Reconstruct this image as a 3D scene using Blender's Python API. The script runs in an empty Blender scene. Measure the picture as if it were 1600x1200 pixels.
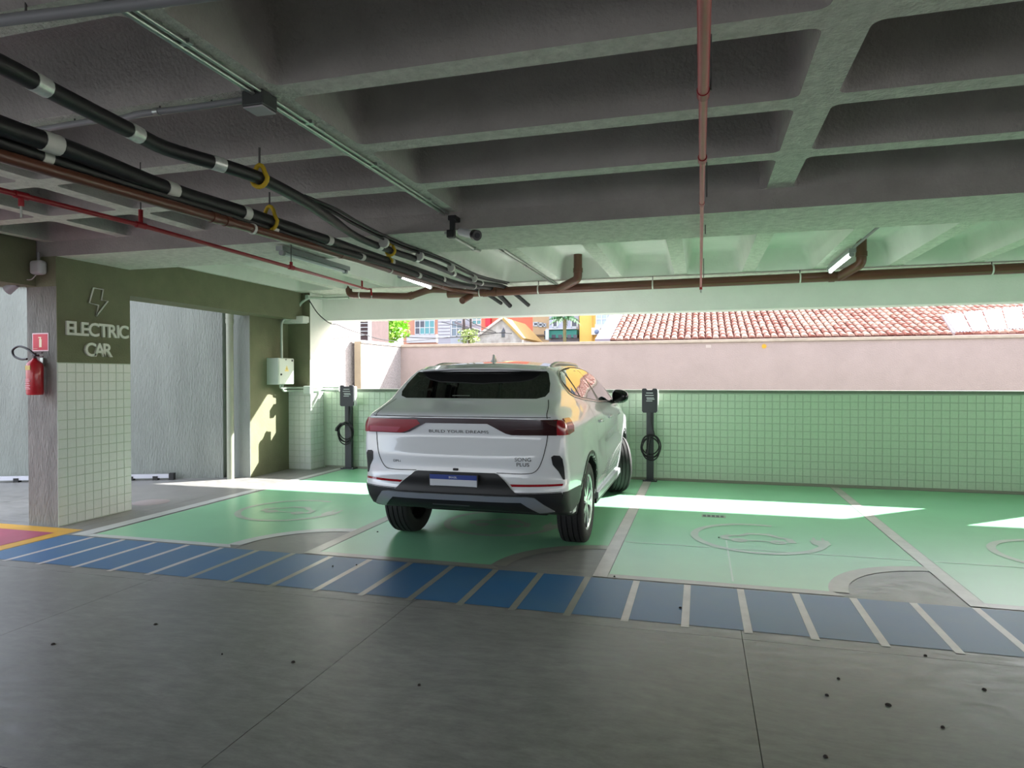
import bpy, bmesh, math, random
import numpy as np
from mathutils import Vector, Matrix, geometry
from mathutils.bvhtree import BVHTree
random.seed(7)
PI = math.pi
C = bpy.context.scene.collection
SC = bpy.context.scene

# ------------------------------------------------------------------ camera, sky, sun, exposure
CAM = np.array([0.0, 0.0, 1.53]); FPX = 1040.0
def basis(yaw, pitch, roll):
    cy, sy, cp, sp = math.cos(yaw), math.sin(yaw), math.cos(pitch), math.sin(pitch)
    f = np.array([-sy*cp, cy*cp, sp]); r = np.array([cy, sy, 0.0]); u = np.cross(r, f)
    c, s = math.cos(roll), math.sin(roll)
    return c*r + s*u, -s*r + c*u, f
RT, UP, FW = basis(.275, -.0105, -.002)
cd = bpy.data.cameras.new('camera'); cam = bpy.data.objects.new('camera', cd); C.objects.link(cam)
cd.sensor_width = 36; cd.lens = FPX/1600*36; cd.clip_end = 300; cd.clip_start = .05
m4 = Matrix.Identity(4)
for i in range(3):
    m4[i][0], m4[i][1], m4[i][2], m4[i][3] = RT[i], UP[i], -FW[i], CAM[i]
cam.matrix_world = m4
SC.camera = cam

def P(x, y, axis, v):
    """world point on the plane axis = v that the photograph shows at pixel (x, y) of 1600 x 1200"""
    d = FW*FPX + RT*(x-800) - UP*(y-600)
    return CAM + d*((v-CAM[axis])/d[axis])

SUN_AZ = (.766, .643); SUN_EL = math.radians(31.8)
sd = bpy.data.lights.new('sun', 'SUN'); sun = bpy.data.objects.new('sun', sd); C.objects.link(sun)
sd.energy = SUN_E = 10.5; sd.angle = math.radians(.6); sd.color = (1.0, .975, .94)
tosun = Vector((SUN_AZ[0]*math.cos(SUN_EL), SUN_AZ[1]*math.cos(SUN_EL), math.sin(SUN_EL)))
sun.rotation_euler = tosun.to_track_quat('Z', 'Y').to_euler(); sun.location = (20, 17, 16)
w = bpy.data.worlds.new('sky'); SC.world = w; w.use_nodes = True
nt = w.node_tree; bgn = nt.nodes['Background']
sk = nt.nodes.new('ShaderNodeTexSky'); sk.sky_type = 'NISHITA'; sk.sun_disc = False
sk.sun_elevation = SUN_EL; sk.sun_rotation = math.atan2(SUN_AZ[0], SUN_AZ[1]); sk.dust_density = 3.0; sk.ozone_density = 1.0
hz = nt.nodes.new('ShaderNodeMix'); hz.data_type = 'RGBA'; hz.inputs[0].default_value = .55
hz.inputs[7].default_value = (5.0, 5.0, 5.3, 1)      # thin bright cloud over the whole sky
nt.links.new(sk.outputs[0], hz.inputs[6]); nt.links.new(hz.outputs[2], bgn.inputs[0]); bgn.inputs[1].default_value = .33
SC.view_settings.view_transform = 'Standard'; SC.view_settings.look = 'None'
SC.view_settings.gamma = 1; SC.view_settings.use_curve_mapping = False
SC.view_settings.exposure = 1.27
SC.cycles.max_bounces = 10; SC.cycles.diffuse_bounces = 8; SC.cycles.glossy_bounces = 4
SC.cycles.use_denoising = True

# ------------------------------------------------------------------ materials
def lin(c):
    return tuple(((v/255)/12.92 if v/255 <= .04045 else (((v/255)+.055)/1.055)**2.4) for v in c) + (1.0,)
MATS = {}
def M(name, rgb, rough=.5, metal=0.0, var=0.0, scale=3.0, bump=0.0, bscale=60.0, rgb2=None, spec=.5, coat=0.0, emit=0.0, stretch=None, rvar=0.0):
    if name in MATS: return MATS[name]
    m = bpy.data.materials.new(name); m.use_nodes = True; MATS[name] = m
    t = m.node_tree; b = t.nodes['Principled BSDF']; L = t.links.new
    b.inputs['Base Color'].default_value = lin(rgb); b.inputs['Roughness'].default_value = rough
    b.inputs['Metallic'].default_value = metal; b.inputs['Specular IOR Level'].default_value = spec
    b.inputs['Coat Weight'].default_value = coat; b.inputs['Coat Roughness'].default_value = .03
    if emit:
        b.inputs['Emission Color'].default_value = lin(rgb); b.inputs['Emission Strength'].default_value = emit
    if var or bump or rgb2 or rvar:
        g = t.nodes.new('ShaderNodeNewGeometry'); mp = t.nodes.new('ShaderNodeMapping'); L(g.outputs['Position'], mp.inputs[0])
        if stretch: mp.inputs['Scale'].default_value = stretch
    if var or rgb2:
        n = t.nodes.new('ShaderNodeTexNoise'); n.inputs['Scale'].default_value = scale; n.inputs['Detail'].default_value = 8; n.inputs['Roughness'].default_value = .62
        L(mp.outputs[0], n.inputs['Vector'])
        mx = t.nodes.new('ShaderNodeMix'); mx.data_type = 'RGBA'
        rp = t.nodes.new('ShaderNodeMapRange'); rp.inputs[1].default_value = .32; rp.inputs[2].default_value = .68
        L(n.outputs[0], rp.inputs[0]); L(rp.outputs[0], mx.inputs[0])
        c1 = lin(rgb)
        mx.inputs[6].default_value = tuple(v*(1-var) for v in c1[:3]) + (1,) if not rgb2 else c1
        mx.inputs[7].default_value = tuple(min(1, v*(1+var)) for v in c1[:3]) + (1,) if not rgb2 else lin(rgb2)
        L(mx.outputs[2], b.inputs['Base Color'])
    if rvar:
        n3 = t.nodes.new('ShaderNodeTexNoise'); n3.inputs['Scale'].default_value = 4; n3.inputs['Detail'].default_value = 7
        L(mp.outputs[0], n3.inputs['Vector'])
        r3 = t.nodes.new('ShaderNodeMapRange'); r3.inputs[1].default_value = .35; r3.inputs[2].default_value = .65
        r3.inputs[3].default_value = max(.02, rough-rvar); r3.inputs[4].default_value = rough+rvar
        L(n3.outputs[0], r3.inputs[0]); L(r3.outputs[0], b.inputs['Roughness'])
    if bump:
        n2 = t.nodes.new('ShaderNodeTexNoise'); n2.inputs['Scale'].default_value = bscale; n2.inputs['Detail'].default_value = 5
        L(mp.outputs[0], n2.inputs['Vector'])
        bp = t.nodes.new('ShaderNodeBump'); bp.inputs['Strength'].default_value = bump; bp.inputs['Distance'].default_value = .02
        L(n2.outputs[0], bp.inputs['Height']); L(bp.outputs[0], b.inputs['Normal'])
    return m

# ------------------------------------------------------------------ mesh building
LOC = {}
class MB:
    """collects shapes in world coordinates; build() links them as ONE mesh object"""
    def __init__(s): s.v = []; s.f = []; s.mi = []; s.sm = []
    def add(s, vs, fs, mi=0, smooth=False):
        o = len(s.v); s.v += [tuple(map(float, q)) for q in vs]
        s.f += [tuple(o+i for i in f) for f in fs]; s.mi += [mi]*len(fs); s.sm += [smooth]*len(fs); return s
    def box(s, x0, x1, y0, y1, z0, z1, mi=0, T=None):
        vs = [(x0,y0,z0),(x1,y0,z0),(x1,y1,z0),(x0,y1,z0),(x0,y0,z1),(x1,y0,z1),(x1,y1,z1),(x0,y1,z1)]
        if T: vs = [T(q) for q in vs]
        return s.add(vs, [(3,2,1,0),(4,5,6,7),(0,1,5,4),(1,2,6,5),(2,3,7,6),(3,0,4,7)], mi)
    def rbox(s, x0, x1, y0, y1, z0, z1, r=.01, mi=0, T=None):
        """box with chamfered edges"""
        vs = []; fs = []
        bm = bmesh.new(); bmesh.ops.create_cube(bm, size=1)
        for q in bm.verts: q.co = Vector(((x0+x1)/2+(x1-x0)*q.co.x, (y0+y1)/2+(y1-y0)*q.co.y, (z0+z1)/2+(z1-z0)*q.co.z))
        bmesh.ops.bevel(bm, geom=bm.edges[:], offset=r, segments=2, profile=.5, affect='EDGES')
        bm.verts.index_update(); vs = [T(q.co) if T else q.co[:] for q in bm.verts]; fs = [tuple(q.index for q in f.verts) for f in bm.faces]; bm.free()
        return s.add(vs, fs, mi)
    def prism(s, poly, axis, a, b, mi=0, smooth=False):
        """polygon of 2D points extruded along axis from a to b (the 2D pair is the two other axes in order)"""
        def q(p, t):
            return (t, p[0], p[1]) if axis == 0 else (p[0], t, p[1]) if axis == 1 else (p[0], p[1], t)
        n = len(poly); vs = [q(p, a) for p in poly] + [q(p, b) for p in poly]
        fs = [tuple(range(n))[::-1], tuple(range(n, 2*n))] + [(i, (i+1) % n, n+(i+1) % n, n+i) for i in range(n)]
        return s.add(vs, fs, mi, smooth)
    def tube(s, path, r, n=12, mi=0, caps=True, closed=False):
        pts = [Vector(p) for p in path]; k = len(pts); rs = r if isinstance(r, (list, tuple)) else [r]*k
        vs = []; ref = None
        for i, p in enumerate(pts):
            if closed: d = pts[(i+1) % k]-pts[i-1]
            else: d = (pts[min(i+1, k-1)]-pts[max(i-1, 0)])
            d.normalize()
            if ref is None: ref = d.orthogonal().normalized()
            ref = (ref - d*ref.dot(d)).normalized(); o = d.cross(ref)
            vs += [p+(ref*math.cos(2*PI*j/n)+o*math.sin(2*PI*j/n))*rs[i] for j in range(n)]
        fs = []
        for i in range(k if closed else k-1):
            a, b = i*n, ((i+1) % k)*n
            fs += [(a+j, a+(j+1) % n, b+(j+1) % n, b+j) for j in range(n)]
        s.add(vs, fs, mi, True)
        if caps and not closed: s.add(vs[:n], [tuple(range(n))[::-1]], mi); s.add(vs[-n:], [tuple(range(n))], mi)
        return s
    def lathe(s, prof, c, axis=2, n=24, mi=0, T=None):
        """profile of (radius, height) turned about the axis through c"""
        vs = []
        for r, h in prof:
            for j in range(n):
                a, b = r*math.cos(2*PI*j/n), r*math.sin(2*PI*j/n)
                q = (h, a, b) if axis == 0 else (a, h, b) if axis == 1 else (a, b, h)
                q = (q[0]+c[0], q[1]+c[1], q[2]+c[2]); vs.append(T(q) if T else q)
        fs = []
        for i in range(len(prof)-1):
            fs += [(i*n+j, i*n+(j+1) % n, (i+1)*n+(j+1) % n, (i+1)*n+j) for j in range(n)]
        return s.add(vs, fs, mi, True)
    def build(s, name, mat, parent=None, base=None, label=None, keep=False):
        me = bpy.data.meshes.new(name); v = np.array(s.v, float)
        lo, hi = v.min(0), v.max(0)
        org = np.array(base, float) if base is not None else ((lo+hi)/2 if parent is not None else np.array([(lo[0]+hi[0])/2, (lo[1]+hi[1])/2, lo[2]]))
        me.from_pydata((v-org).tolist(), [], s.f)
        for m in (mat if isinstance(mat, (list, tuple)) else [mat]): me.materials.append(m)
        me.polygons.foreach_set('material_index', s.mi); me.polygons.foreach_set('use_smooth', s.sm)
        if not keep:
            b = bmesh.new(); b.from_mesh(me); bmesh.ops.recalc_face_normals(b, faces=b.faces); b.to_mesh(me); b.free()
        me.update()
        o = bpy.data.objects.new(name, me); C.objects.link(o); LOC[o] = org
        if parent is not None: o.parent = parent; o.location = org-LOC[parent]
        else: o.location = org
        if label: o['label'] = label
        return o
def tag(o, label=None, cat=None, group=None, kind=None):
    for k, v in (('label', label), ('category', cat), ('group', group), ('kind', kind)):
        if v: o[k] = v
    return o
def thing(name, loc, label, cat, group=None, kind=None):
    o = bpy.data.objects.new(name, None); C.objects.link(o); o.location = loc; LOC[o] = np.array(loc, float)
    o.empty_display_size = .1
    return tag(o, label, cat, group, kind)
def copy_part(o, parent, at, name=None):
    """another piece with the same mesh at world position `at`"""
    c = o.copy(); C.objects.link(c); c.parent = parent; c.location = np.array(at, float)-LOC[parent]; LOC[c] = np.array(at, float)
    return c
def spline(pts, n=8):
    """Catmull-Rom through points"""
    p = [np.array(q, float) for q in pts]; p = [2*p[0]-p[1]]+p+[2*p[-1]-p[-2]]; out = []
    for i in range(1, len(p)-2):
        for k in range(n):
            t = k/n; a, b, c, d = p[i-1:i+3]
            out.append(.5*((2*b)+(c-a)*t+(2*a-5*b+4*c-d)*t*t+(3*b-a-3*c+d)*t**3))
    out.append(p[-2]); return out
def fillet(pts, r=.08, n=6):
    """polyline with rounded bends"""
    p = [np.array(q, float) for q in pts]; out = [p[0]]
    for i in range(1, len(p)-1):
        a, b, c = p[i-1], p[i], p[i+1]; d1, d2 = a-b, c-b; l1, l2 = np.linalg.norm(d1), np.linalg.norm(d2)
        q = min(r, l1*.45, l2*.45); s, e = b+d1/l1*q, b+d2/l2*q
        for k in range(n+1):
            t = k/n; out.append((1-t)**2*s+2*t*(1-t)*b+t*t*e)
    out.append(p[-1]); return out
def text_mesh(s, size, bold=0.0):
    cu = bpy.data.curves.new('text', 'FONT'); cu.body = s; cu.size = size; cu.resolution_u = 3; cu.offset = bold*size
    o = bpy.data.objects.new('text', cu); C.objects.link(o)
    dg = bpy.context.evaluated_depsgraph_get(); me = o.evaluated_get(dg).to_mesh()
    vs = [q.co.copy() for q in me.vertices]; fs = [tuple(f.vertices) for f in me.polygons]
    o.evaluated_get(dg).to_mesh_clear(); bpy.data.objects.remove(o); bpy.data.curves.remove(cu)
    return vs, fs
def text_solid(mb, s, size, place, depth=0.0, sx=1.0, mi=0, center=True, bold=0.0):
    """letters as flat (depth 0) or solid shapes; place(u, v, w) gives the world point"""
    vs, fs = text_mesh(s, size, bold)
    if not vs: return 0
    x0, x1 = min(v.x for v in vs), max(v.x for v in vs); off = (x0+x1)/2 if center else x0
    if depth == 0:
        mb.add([place((v.x-off)*sx, v.y, 0) for v in vs], fs, mi); return (x1-x0)*sx
    bm = bmesh.new(); bv = [bm.verts.new(((v.x-off)*sx, v.y, 0)) for v in vs]
    for f in fs:
        try: bm.faces.new([bv[i] for i in f])
        except ValueError: pass
    bmesh.ops.remove_doubles(bm, verts=bm.verts[:], dist=1e-5)
    ex = bmesh.ops.extrude_face_region(bm, geom=bm.faces[:])
    for q in ex['geom']:
        if isinstance(q, bmesh.types.BMVert): q.co.z += depth
    bm.verts.index_update()
    mb.add([place(*q.co) for q in bm.verts], [tuple(q.index for q in f.verts) for f in bm.faces], mi); bm.free()
    return (x1-x0)*sx

# shared materials
concrete = M('raw_concrete', (156, 152, 147), .9, var=.13, scale=2.2, bump=.5, bscale=45)
rough_conc = M('rough_concrete', (206, 207, 196), .95, var=.16, scale=14, bump=1.0, bscale=42)
pan_conc = M('pan_concrete', (212, 214, 206), .85, var=.06, scale=2.0, bump=.15, bscale=30)
white_paint = M('white_wall_paint', (232, 234, 228), .85, var=.03, bump=.15, bscale=40)
olive = M('olive_paint', (112, 114, 88), .85, var=.10, scale=4, bump=.25, bscale=60)
gray_render = M('gray_render', (140, 145, 138), .95, var=.12, scale=3, bump=.8, bscale=50, stretch=(1, 1, .25))
floor_conc = M('polished_concrete', (140, 139, 136), .4, var=.14, scale=1.1)
def scuff(m, lo=.30, hi=.50):
    """trowel swirls, scuffs and patchy polish"""
    t = m.node_tree; L = t.links.new; b = t.nodes['Principled BSDF']; mx = [n for n in t.nodes if n.type == 'MIX'][0]
    g = t.nodes.new('ShaderNodeNewGeometry'); w_ = t.nodes.new('ShaderNodeTexNoise'); w_.inputs['Scale'].default_value = .7
    L(g.outputs['Position'], w_.inputs['Vector']); av = t.nodes.new('ShaderNodeVectorMath'); av.operation = 'MULTIPLY_ADD'
    L(w_.outputs['Color'], av.inputs[0]); av.inputs[1].default_value = (.35, .35, 0); L(g.outputs['Position'], av.inputs[2])
    mp = t.nodes.new('ShaderNodeMapping'); mp.inputs['Scale'].default_value = (2.6, 6, 1); L(av.outputs[0], mp.inputs[0])
    n = t.nodes.new('ShaderNodeTexNoise'); n.inputs['Scale'].default_value = 2.4; n.inputs['Detail'].default_value = 12; n.inputs['Roughness'].default_value = .72; L(mp.outputs[0], n.inputs['Vector'])
    r = t.nodes.new('ShaderNodeMapRange'); r.inputs[1].default_value = .3; r.inputs[2].default_value = .72; r.inputs[3].default_value = .62; r.inputs[4].default_value = 1.3; L(n.outputs[0], r.inputs[0])
    mm = t.nodes.new('ShaderNodeVectorMath'); mm.operation = 'SCALE'; L(mx.outputs[2], mm.inputs[0]); L(r.outputs[0], mm.inputs['Scale']); L(mm.outputs[0], b.inputs['Base Color'])
    r2 = t.nodes.new('ShaderNodeMapRange'); r2.inputs[1].default_value = .35; r2.inputs[2].default_value = .65; r2.inputs[3].default_value = lo; r2.inputs[4].default_value = hi; L(n.outputs[0], r2.inputs[0]); L(r2.outputs[0], b.inputs['Roughness'])
scuff(floor_conc)
black_plastic = M('black_plastic', (20, 20, 22), .42)
galv = M('galvanised_steel', (176, 182, 176), .38, metal=.85, var=.08, scale=12)
steel_white = M('white_enamel', (216, 220, 216), .4)
# ------------------------------------------------------------------ floor: concrete panels with cut joints, paint on top
dark_joint = M('joint_grey', (84, 82, 78), .9)  # even grey of the base showing in the cut joints
mb = MB(); mb.box(-30, 20, -14, 10.07, -.25, -.012); floor = mb.build('floor', dark_joint); tag(floor, 'grey polished concrete garage floor with painted bays', None, None, 'structure')
XJ = [-30, -14.6, -10.36, -8.24] + [-6.12+2.12*i for i in range(0, 9)] + [20]
YJ = [-14, -8.64, -4.4, -2.28, -.16, 1.96, 4.08, 6.20, 8.32, 10.07]
for i in range(len(XJ)-1):
    for j in range(len(YJ)-1):
        mb = MB(); g = .0018
        mb.box(XJ[i]+g, XJ[i+1]-g, YJ[j]+g, YJ[j+1]-g, -.1, 0)
        mb.build('floor_slab', floor_conc, floor)

green = M('green_epoxy_paint', (142, 208, 164), .30, var=.05, scale=1.1)
blue = M('blue_floor_paint', (52, 108, 160), .42, rgb2=(74, 116, 152), scale=1.3)
linep = M('pale_line_paint', (204, 197, 194), .35, var=.12, scale=5)  # same line paint, its sunlit look put into the colour
greyline = M('shaded_grey_line', (152, 151, 140), .3, var=.10, scale=5)  # grey-tan look of the lines in shade, put into the colour
symb = M('symbol_grey', (178, 190, 176), .35, var=.08, scale=6)
whitel = M('white_line_paint', (206, 208, 206), .35, var=.06, scale=6)
yellowp = M('yellow_floor_paint', (222, 168, 52), .35, var=.08, scale=4)
rosep = M('rose_floor_paint', (176, 76, 104), .35, var=.08, scale=4)
def sheet(poly, name, m, z, parent=floor, label=None, step=None):
    mb = MB(); n = len(poly); a = sum(poly[i][0]*poly[(i+1) % n][1]-poly[(i+1) % n][0]*poly[i][1] for i in range(n))
    if a < 0: poly = poly[::-1]
    r = geometry.delaunay_2d_cdt([Vector(p) for p in poly], [(i, (i+1) % n) for i in range(n)], [], 1, 1e-5)
    mb.add([(v.x, v.y, z) for v in r[0]], [tuple(f) for f in r[2]])
    return mb.build(name, m, parent, label=label)
def arc(cx, cy, r, a0, a1, n=14):
    return [(cx+r*math.cos(math.radians(a0+(a1-a0)*i/n)), cy+r*math.sin(math.radians(a0+(a1-a0)*i/n))) for i in range(n+1)]
def ringpoly(cx, cy, r0, r1, a0, a1, n=40):
    return arc(cx, cy, r1, a0, a1, n)+arc(cx, cy, r0, a1, a0, n)
PX = [-5.80, -3.26, -.735, 1.785, 4.31, 6.83]            # centre lines between the bays
for k in range(5):
    x0, x1 = PX[k]+(.11 if k == 0 else .06), PX[k+1]-.06
    nx, r = PX[k+1]+.02, .90
    poly = [(x0, 5.15), (nx-r, 5.15)]+arc(nx, 5.12, r, 178, 94, 12)+[(x1, 6.02), (x1, 10.0), (x0, 10.0)]
    sheet(poly, 'green_bay', green, .002)
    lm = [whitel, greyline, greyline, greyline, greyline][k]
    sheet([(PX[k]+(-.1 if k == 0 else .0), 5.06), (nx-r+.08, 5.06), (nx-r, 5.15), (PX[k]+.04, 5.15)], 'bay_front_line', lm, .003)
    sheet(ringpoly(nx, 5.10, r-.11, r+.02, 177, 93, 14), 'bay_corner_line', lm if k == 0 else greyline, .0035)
    # electric car symbol: open ring, car outline, plug
    cx, cy = (PX[k]+PX[k+1])/2, 6.68
    sheet(ringpoly(cx, cy, .54, .61, 72, 345), 'symbol_ring', symb, .0045)
    car = [(-.32,-.12),(-.34,.0),(-.28,.07),(-.17,.09),(-.08,.2),(.12,.21),(.22,.09),(.31,.04),(.33,-.12)]
    inn = [(x*.78, -.02+(y+.02)*.7) for x, y in car]
    rp = [(cx+x, cy+y-.02) for x, y in car]; ri = [(cx+x, cy+y-.02) for x, y in inn]
    sheet(rp+[rp[0]]+[ri[0]]+ri[::-1], 'symbol_car', symb, .0045) if False else None
    for a, b in zip(range(len(car)), [*range(1, len(car)), 0]):
        sheet([rp[a], rp[b], ri[b], ri[a]], 'symbol_car', symb, .0045)
    for s in (-.17, .17): sheet(ringpoly(cx+s, cy-.14, .02, .075, 0, 359, 16), 'symbol_wheel', symb, .0048)
    sheet([(cx+.46, cy+.03), (cx+.62, cy+.03), (cx+.62, cy-.12), (cx+.56, cy-.2), (cx+.52, cy-.2), (cx+.46, cy-.12)], 'symbol_plug', symb, .0048)
    for s in (.49, .57): sheet([(cx+s, cy+.03), (cx+s+.025, cy+.03), (cx+s+.025, cy+.13), (cx+s, cy+.13)], 'symbol_plug_pin', symb, .0048)
for k, x in enumerate(PX):
    wd = .055; y0 = 5.06
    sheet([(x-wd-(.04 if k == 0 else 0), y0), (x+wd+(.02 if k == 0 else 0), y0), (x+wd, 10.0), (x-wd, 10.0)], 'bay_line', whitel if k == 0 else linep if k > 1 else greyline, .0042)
scr = M('worn_joint_line', (196, 226, 204), .3)
for x0, x1 in ((-.66, 1.72), (1.86, 4.2)): sheet([(x0, 6.19), (x1, 6.19), (x1, 6.21), (x0, 6.21)], 'worn_joint', scr, .0038)
sheet([(.232, 5.2), (.246, 5.2), (.246, 6.5), (.232, 6.5)], 'worn_joint', scr, .0038)
# walkway of blue cells between pale stripes
sx = [-5.97]+[-5.60+.3676*i for i in range(0, 27)]
for a, b in zip(sx[:-1], sx[1:]):
    sheet([(a+.025, 4.22), (b-.025, 4.22), (b-.025, 5.035), (a+.025, 5.035)], 'blue_cell', blue, .002)
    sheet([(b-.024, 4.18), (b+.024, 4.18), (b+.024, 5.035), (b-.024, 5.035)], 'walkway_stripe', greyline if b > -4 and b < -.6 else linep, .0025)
sheet([(-9.5, 2.6), (-5.97, 2.6), (-5.97, 5.26), (-9.5, 5.26)], 'yellow_border', yellowp, .002)
sheet([(-9.5, 2.6), (-6.13, 2.6), (-6.13, 5.08), (-9.5, 5.08)], 'rose_field', rosep, .0035)
# ------------------------------------------------------------------ ground outside
asph = M('outside_concrete', (114, 112, 109), .85, var=.10, scale=2, bump=.2)
mb = MB(); mb.box(-60, 60, 10.07, 90, -.3, -.02); g = mb.build('ground', asph); tag(g, kind='structure')

# ------------------------------------------------------------------ ceiling: slab, coffers, beams
mb = MB(); mb.box(-6.73, 16, -12, 10.40, 3.30, 3.50); ceiling = mb.build('ceiling', concrete); tag(ceiling, 'raw concrete coffered garage ceiling', None, None, 'structure')
ZB = 2.927; ZT = 3.24
def rrect(x0, x1, y0, y1, r, n=4):
    out = []
    for cx, cy, a in ((x1-r, y1-r, 0), (x0+r, y1-r, 90), (x0+r, y0+r, 180), (x1-r, y0+r, 270)):
        out += [(cx+r*math.cos(math.radians(a+90*i/n)), cy+r*math.sin(math.radians(a+90*i/n))) for i in range(n+1)]
    return out
def coffer(cell, hole, dx, dy, r, m, name='ceiling_coffer', steps=((0, 0), (1, 0))):
    """one pan of the waffle slab: flat flange at ZB round a tapered, rounded recess"""
    X0, X1, Y0, Y1 = cell; x0, x1, y0, y1 = hole; mb = MB()
    n = 4; N = 4*(n+1)
    def outer():
        h = rrect(x0, x1, y0, y1, r, n); o = []
        for i, (x, y) in enumerate(h):
            c = i//(n+1); k = i % (n+1)
            cx, cy = ((X1, Y1), (X0, Y1), (X0, Y0), (X1, Y0))[c]
            if k == n//2: o.append((cx, cy))
            elif (k < n/2) == (c in (0, 2)): o.append((cx, y))
            else: o.append((x, cy))
        return o
    lay = [(outer(), ZB), (rrect(x0, x1, y0, y1, r, n), ZB)]
    for t in (.06, .5, .88, .97, 1.0):
        e = .02 if t > .9 else 0
        e = {.06: .006, .5: 0, .88: 0, .97: .02, 1.0: .06}[t]
        lay.append((rrect(x0+dx*t+e, x1-dx*t-e, y0+dy*t+e, y1-dy*t-e, r, n), ZB+(ZT-ZB)*t))
    vs = [(x, y, z) for l, z in lay for x, y in l]; fs = []
    for i in range(len(lay)-1):
        fs += [(i*N+j, i*N+(j+1) % N, (i+1)*N+(j+1) % N, (i+1)*N+j) for j in range(N)]
    fs.append(tuple(range((len(lay)-1)*N, len(lay)*N)))
    mb.add(vs, fs, 0, True); mb.mi[:N] = [1]*N
    o = mb.build(name, [m, rough_conc], ceiling)
    md = o.modifiers.new('edges', 'EDGE_SPLIT'); md.split_angle = math.radians(50)
    return o
JX = [(-6.6, -6.40), (-5.55, -5.42), (-4.66, -4.51), (-2.13, -1.97), (.475, .655), (3.09, 3.27), (5.71, 5.89), (8.33, 8.51), (10.95, 11.13), (13.57, 13.75), (15.9, 16.0)]
RY = [5.308-.844*i for i in range(21)]                     # front edges of the ribs (the first is the beam)
for a, b in zip(JX[:-1], JX[1:]):
    for i in range(20):
        y1, y0 = RY[i], RY[i+1]+.14
        if y0 < -9: continue
        coffer(((a[0]+a[1])/2, (b[0]+b[1])/2, y0-.07, y1+(.07 if i else 0)), (a[1], b[0], y0, y1-.001), .03, .10, .05, concrete)
FX = [(.54+.873*i, .70+.873*i) for i in range(-8, 18)]
for a, b in zip(FX[:-1], FX[1:]):
    if b[1] > 16: continue
    coffer((max(-6.6, (a[0]+a[1])/2), (b[0]+b[1])/2, 6.2, 10.09), (a[1], b[0], 6.26, 9.42), .075, .06, .09, pan_conc)
mb = MB(); mb.box(-6.735, 16, 5.306, 6.205, 2.775, 3.31); mb.mi[0] = 1; tag(mb.build('ceiling_beam', [concrete, rough_conc], ceiling), 'deep rough concrete cross beam')
mb = MB(); mb.box(-6.2, 16, 10.07, 10.40, 2.493, 3.31); tag(mb.build('ceiling_edge_beam', white_paint, ceiling), 'smooth pale edge beam above the opening')

# ------------------------------------------------------------------ tiles
tile_m = M('glazed_mint_tile', (216, 222, 217), .22, var=.03, scale=30)
tile_b = M('glazed_green_tile', (190, 208, 186), .22, var=.04, scale=30)
grout = M('tile_grout', (184, 197, 180), .9)
def tile_grid(parent, place, u0, u1, v0, v1, m, limit=None, pick=None, size=.1):
    """tiles of `size` with joints; place(u, v, w) -> world, w is out of the wall. Past `limit` the rest is one joined part"""
    nu, nv = max(1, round((u1-u0)/size)), max(1, round((v1-v0)/size)); du, dv = (u1-u0)/nu, (v1-v0)/nv
    cells = [(i, j) for i in range(nu) for j in range(nv)]
    if limit and len(cells) > limit:
        cells.sort(key=pick(du, dv)); rest = cells[limit:]; cells = cells[:limit]
    else: rest = []
    def one(mb, i, j):
        a, b, c, d = u0+i*du+.0022, u0+(i+1)*du-.0022, v0+j*dv+.0022, v0+(j+1)*dv-.0022
        ch = .002; w0, w1 = 0, .006+random.uniform(-.0004, .0004)
        vs = [place(x, y, w0) for x, y in ((a, c), (b, c), (b, d), (a, d))]+[place(x, y, w1) for x, y in ((a+ch, c+ch), (b-ch, c+ch), (b-ch, d-ch), (a+ch, d-ch))]
        mb.add(vs, [(4, 5, 6, 7), (0, 1, 5, 4), (1, 2, 6, 5), (2, 3, 7, 6), (3, 0, 4, 7)])
    src = None
    for i, j in cells:
        if src is None:
            mb = MB(); one(mb, i, j); src = mb.build('tile', m, parent); LC = np.array(place(u0+(i+.5)*du, v0+(j+.5)*dv, .003)); i0, j0 = i, j; base = LOC[src]
        else:
            d = np.array(place(u0+(i+.5)*du, v0+(j+.5)*dv, .003))-LC
            copy_part(src, parent, base+d)
    if rest:
        mb = MB()
        for i, j in rest: one(mb, i, j)
        o = mb.build('tiles', m, parent); o['kind'] = 'stuff'

# ------------------------------------------------------------------ back parapet, gap, pink boundary walls
mb = MB(); mb.box(-6.2, 16, 10.076, 10.20, -.02, 1.29); wall_back = mb.build('wall_back', grout); tag(wall_back, 'low parapet wall faced with small green tiles', None, None, 'structure')
tile_grid(wall_back, lambda u, v, w_: (u, 10.076-w_, v), -6.13, 5.6, .03, 1.28, tile_b, 300, lambda du, dv: (lambda c: abs(-6.13+c[0]*du-2.55)))
cap = M('dark_cap_stone', (108, 118, 104), .7, var=.1, scale=8)
mb = MB(); mb.rbox(-6.0, 16, 10.05, 10.24, 1.29, 1.335, .006); mb.build('wall_cap', cap, wall_back)
mb = MB(); mb.box(-6.15, 4.5, 10.05, 10.076, 0, .03); mb.build('wall_skirting', M('grey_skirting', (140, 146, 128), .6), wall_back)
pink = M('pink_render', (152, 136, 134), .9, var=.05, scale=2.5, bump=.35, bscale=45)
pcap = M('pink_coping', (160, 146, 134), .85, var=.12, scale=7)
PY = 13.8
zt = P(900, 534, 1, PY)[2]
mb = MB(); mb.box(-7.0, 18, PY, PY+.18, -.02, zt-.06); wall_far = mb.build('wall_far', pink); tag(wall_far, 'pink rendered boundary wall beyond the parapet', None, None, 'structure')
mb = MB(); mb.rbox(-7.0, 18, PY-.04, PY+.22, zt-.06, zt, .01); mb.build('coping', pcap, wall_far)
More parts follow.
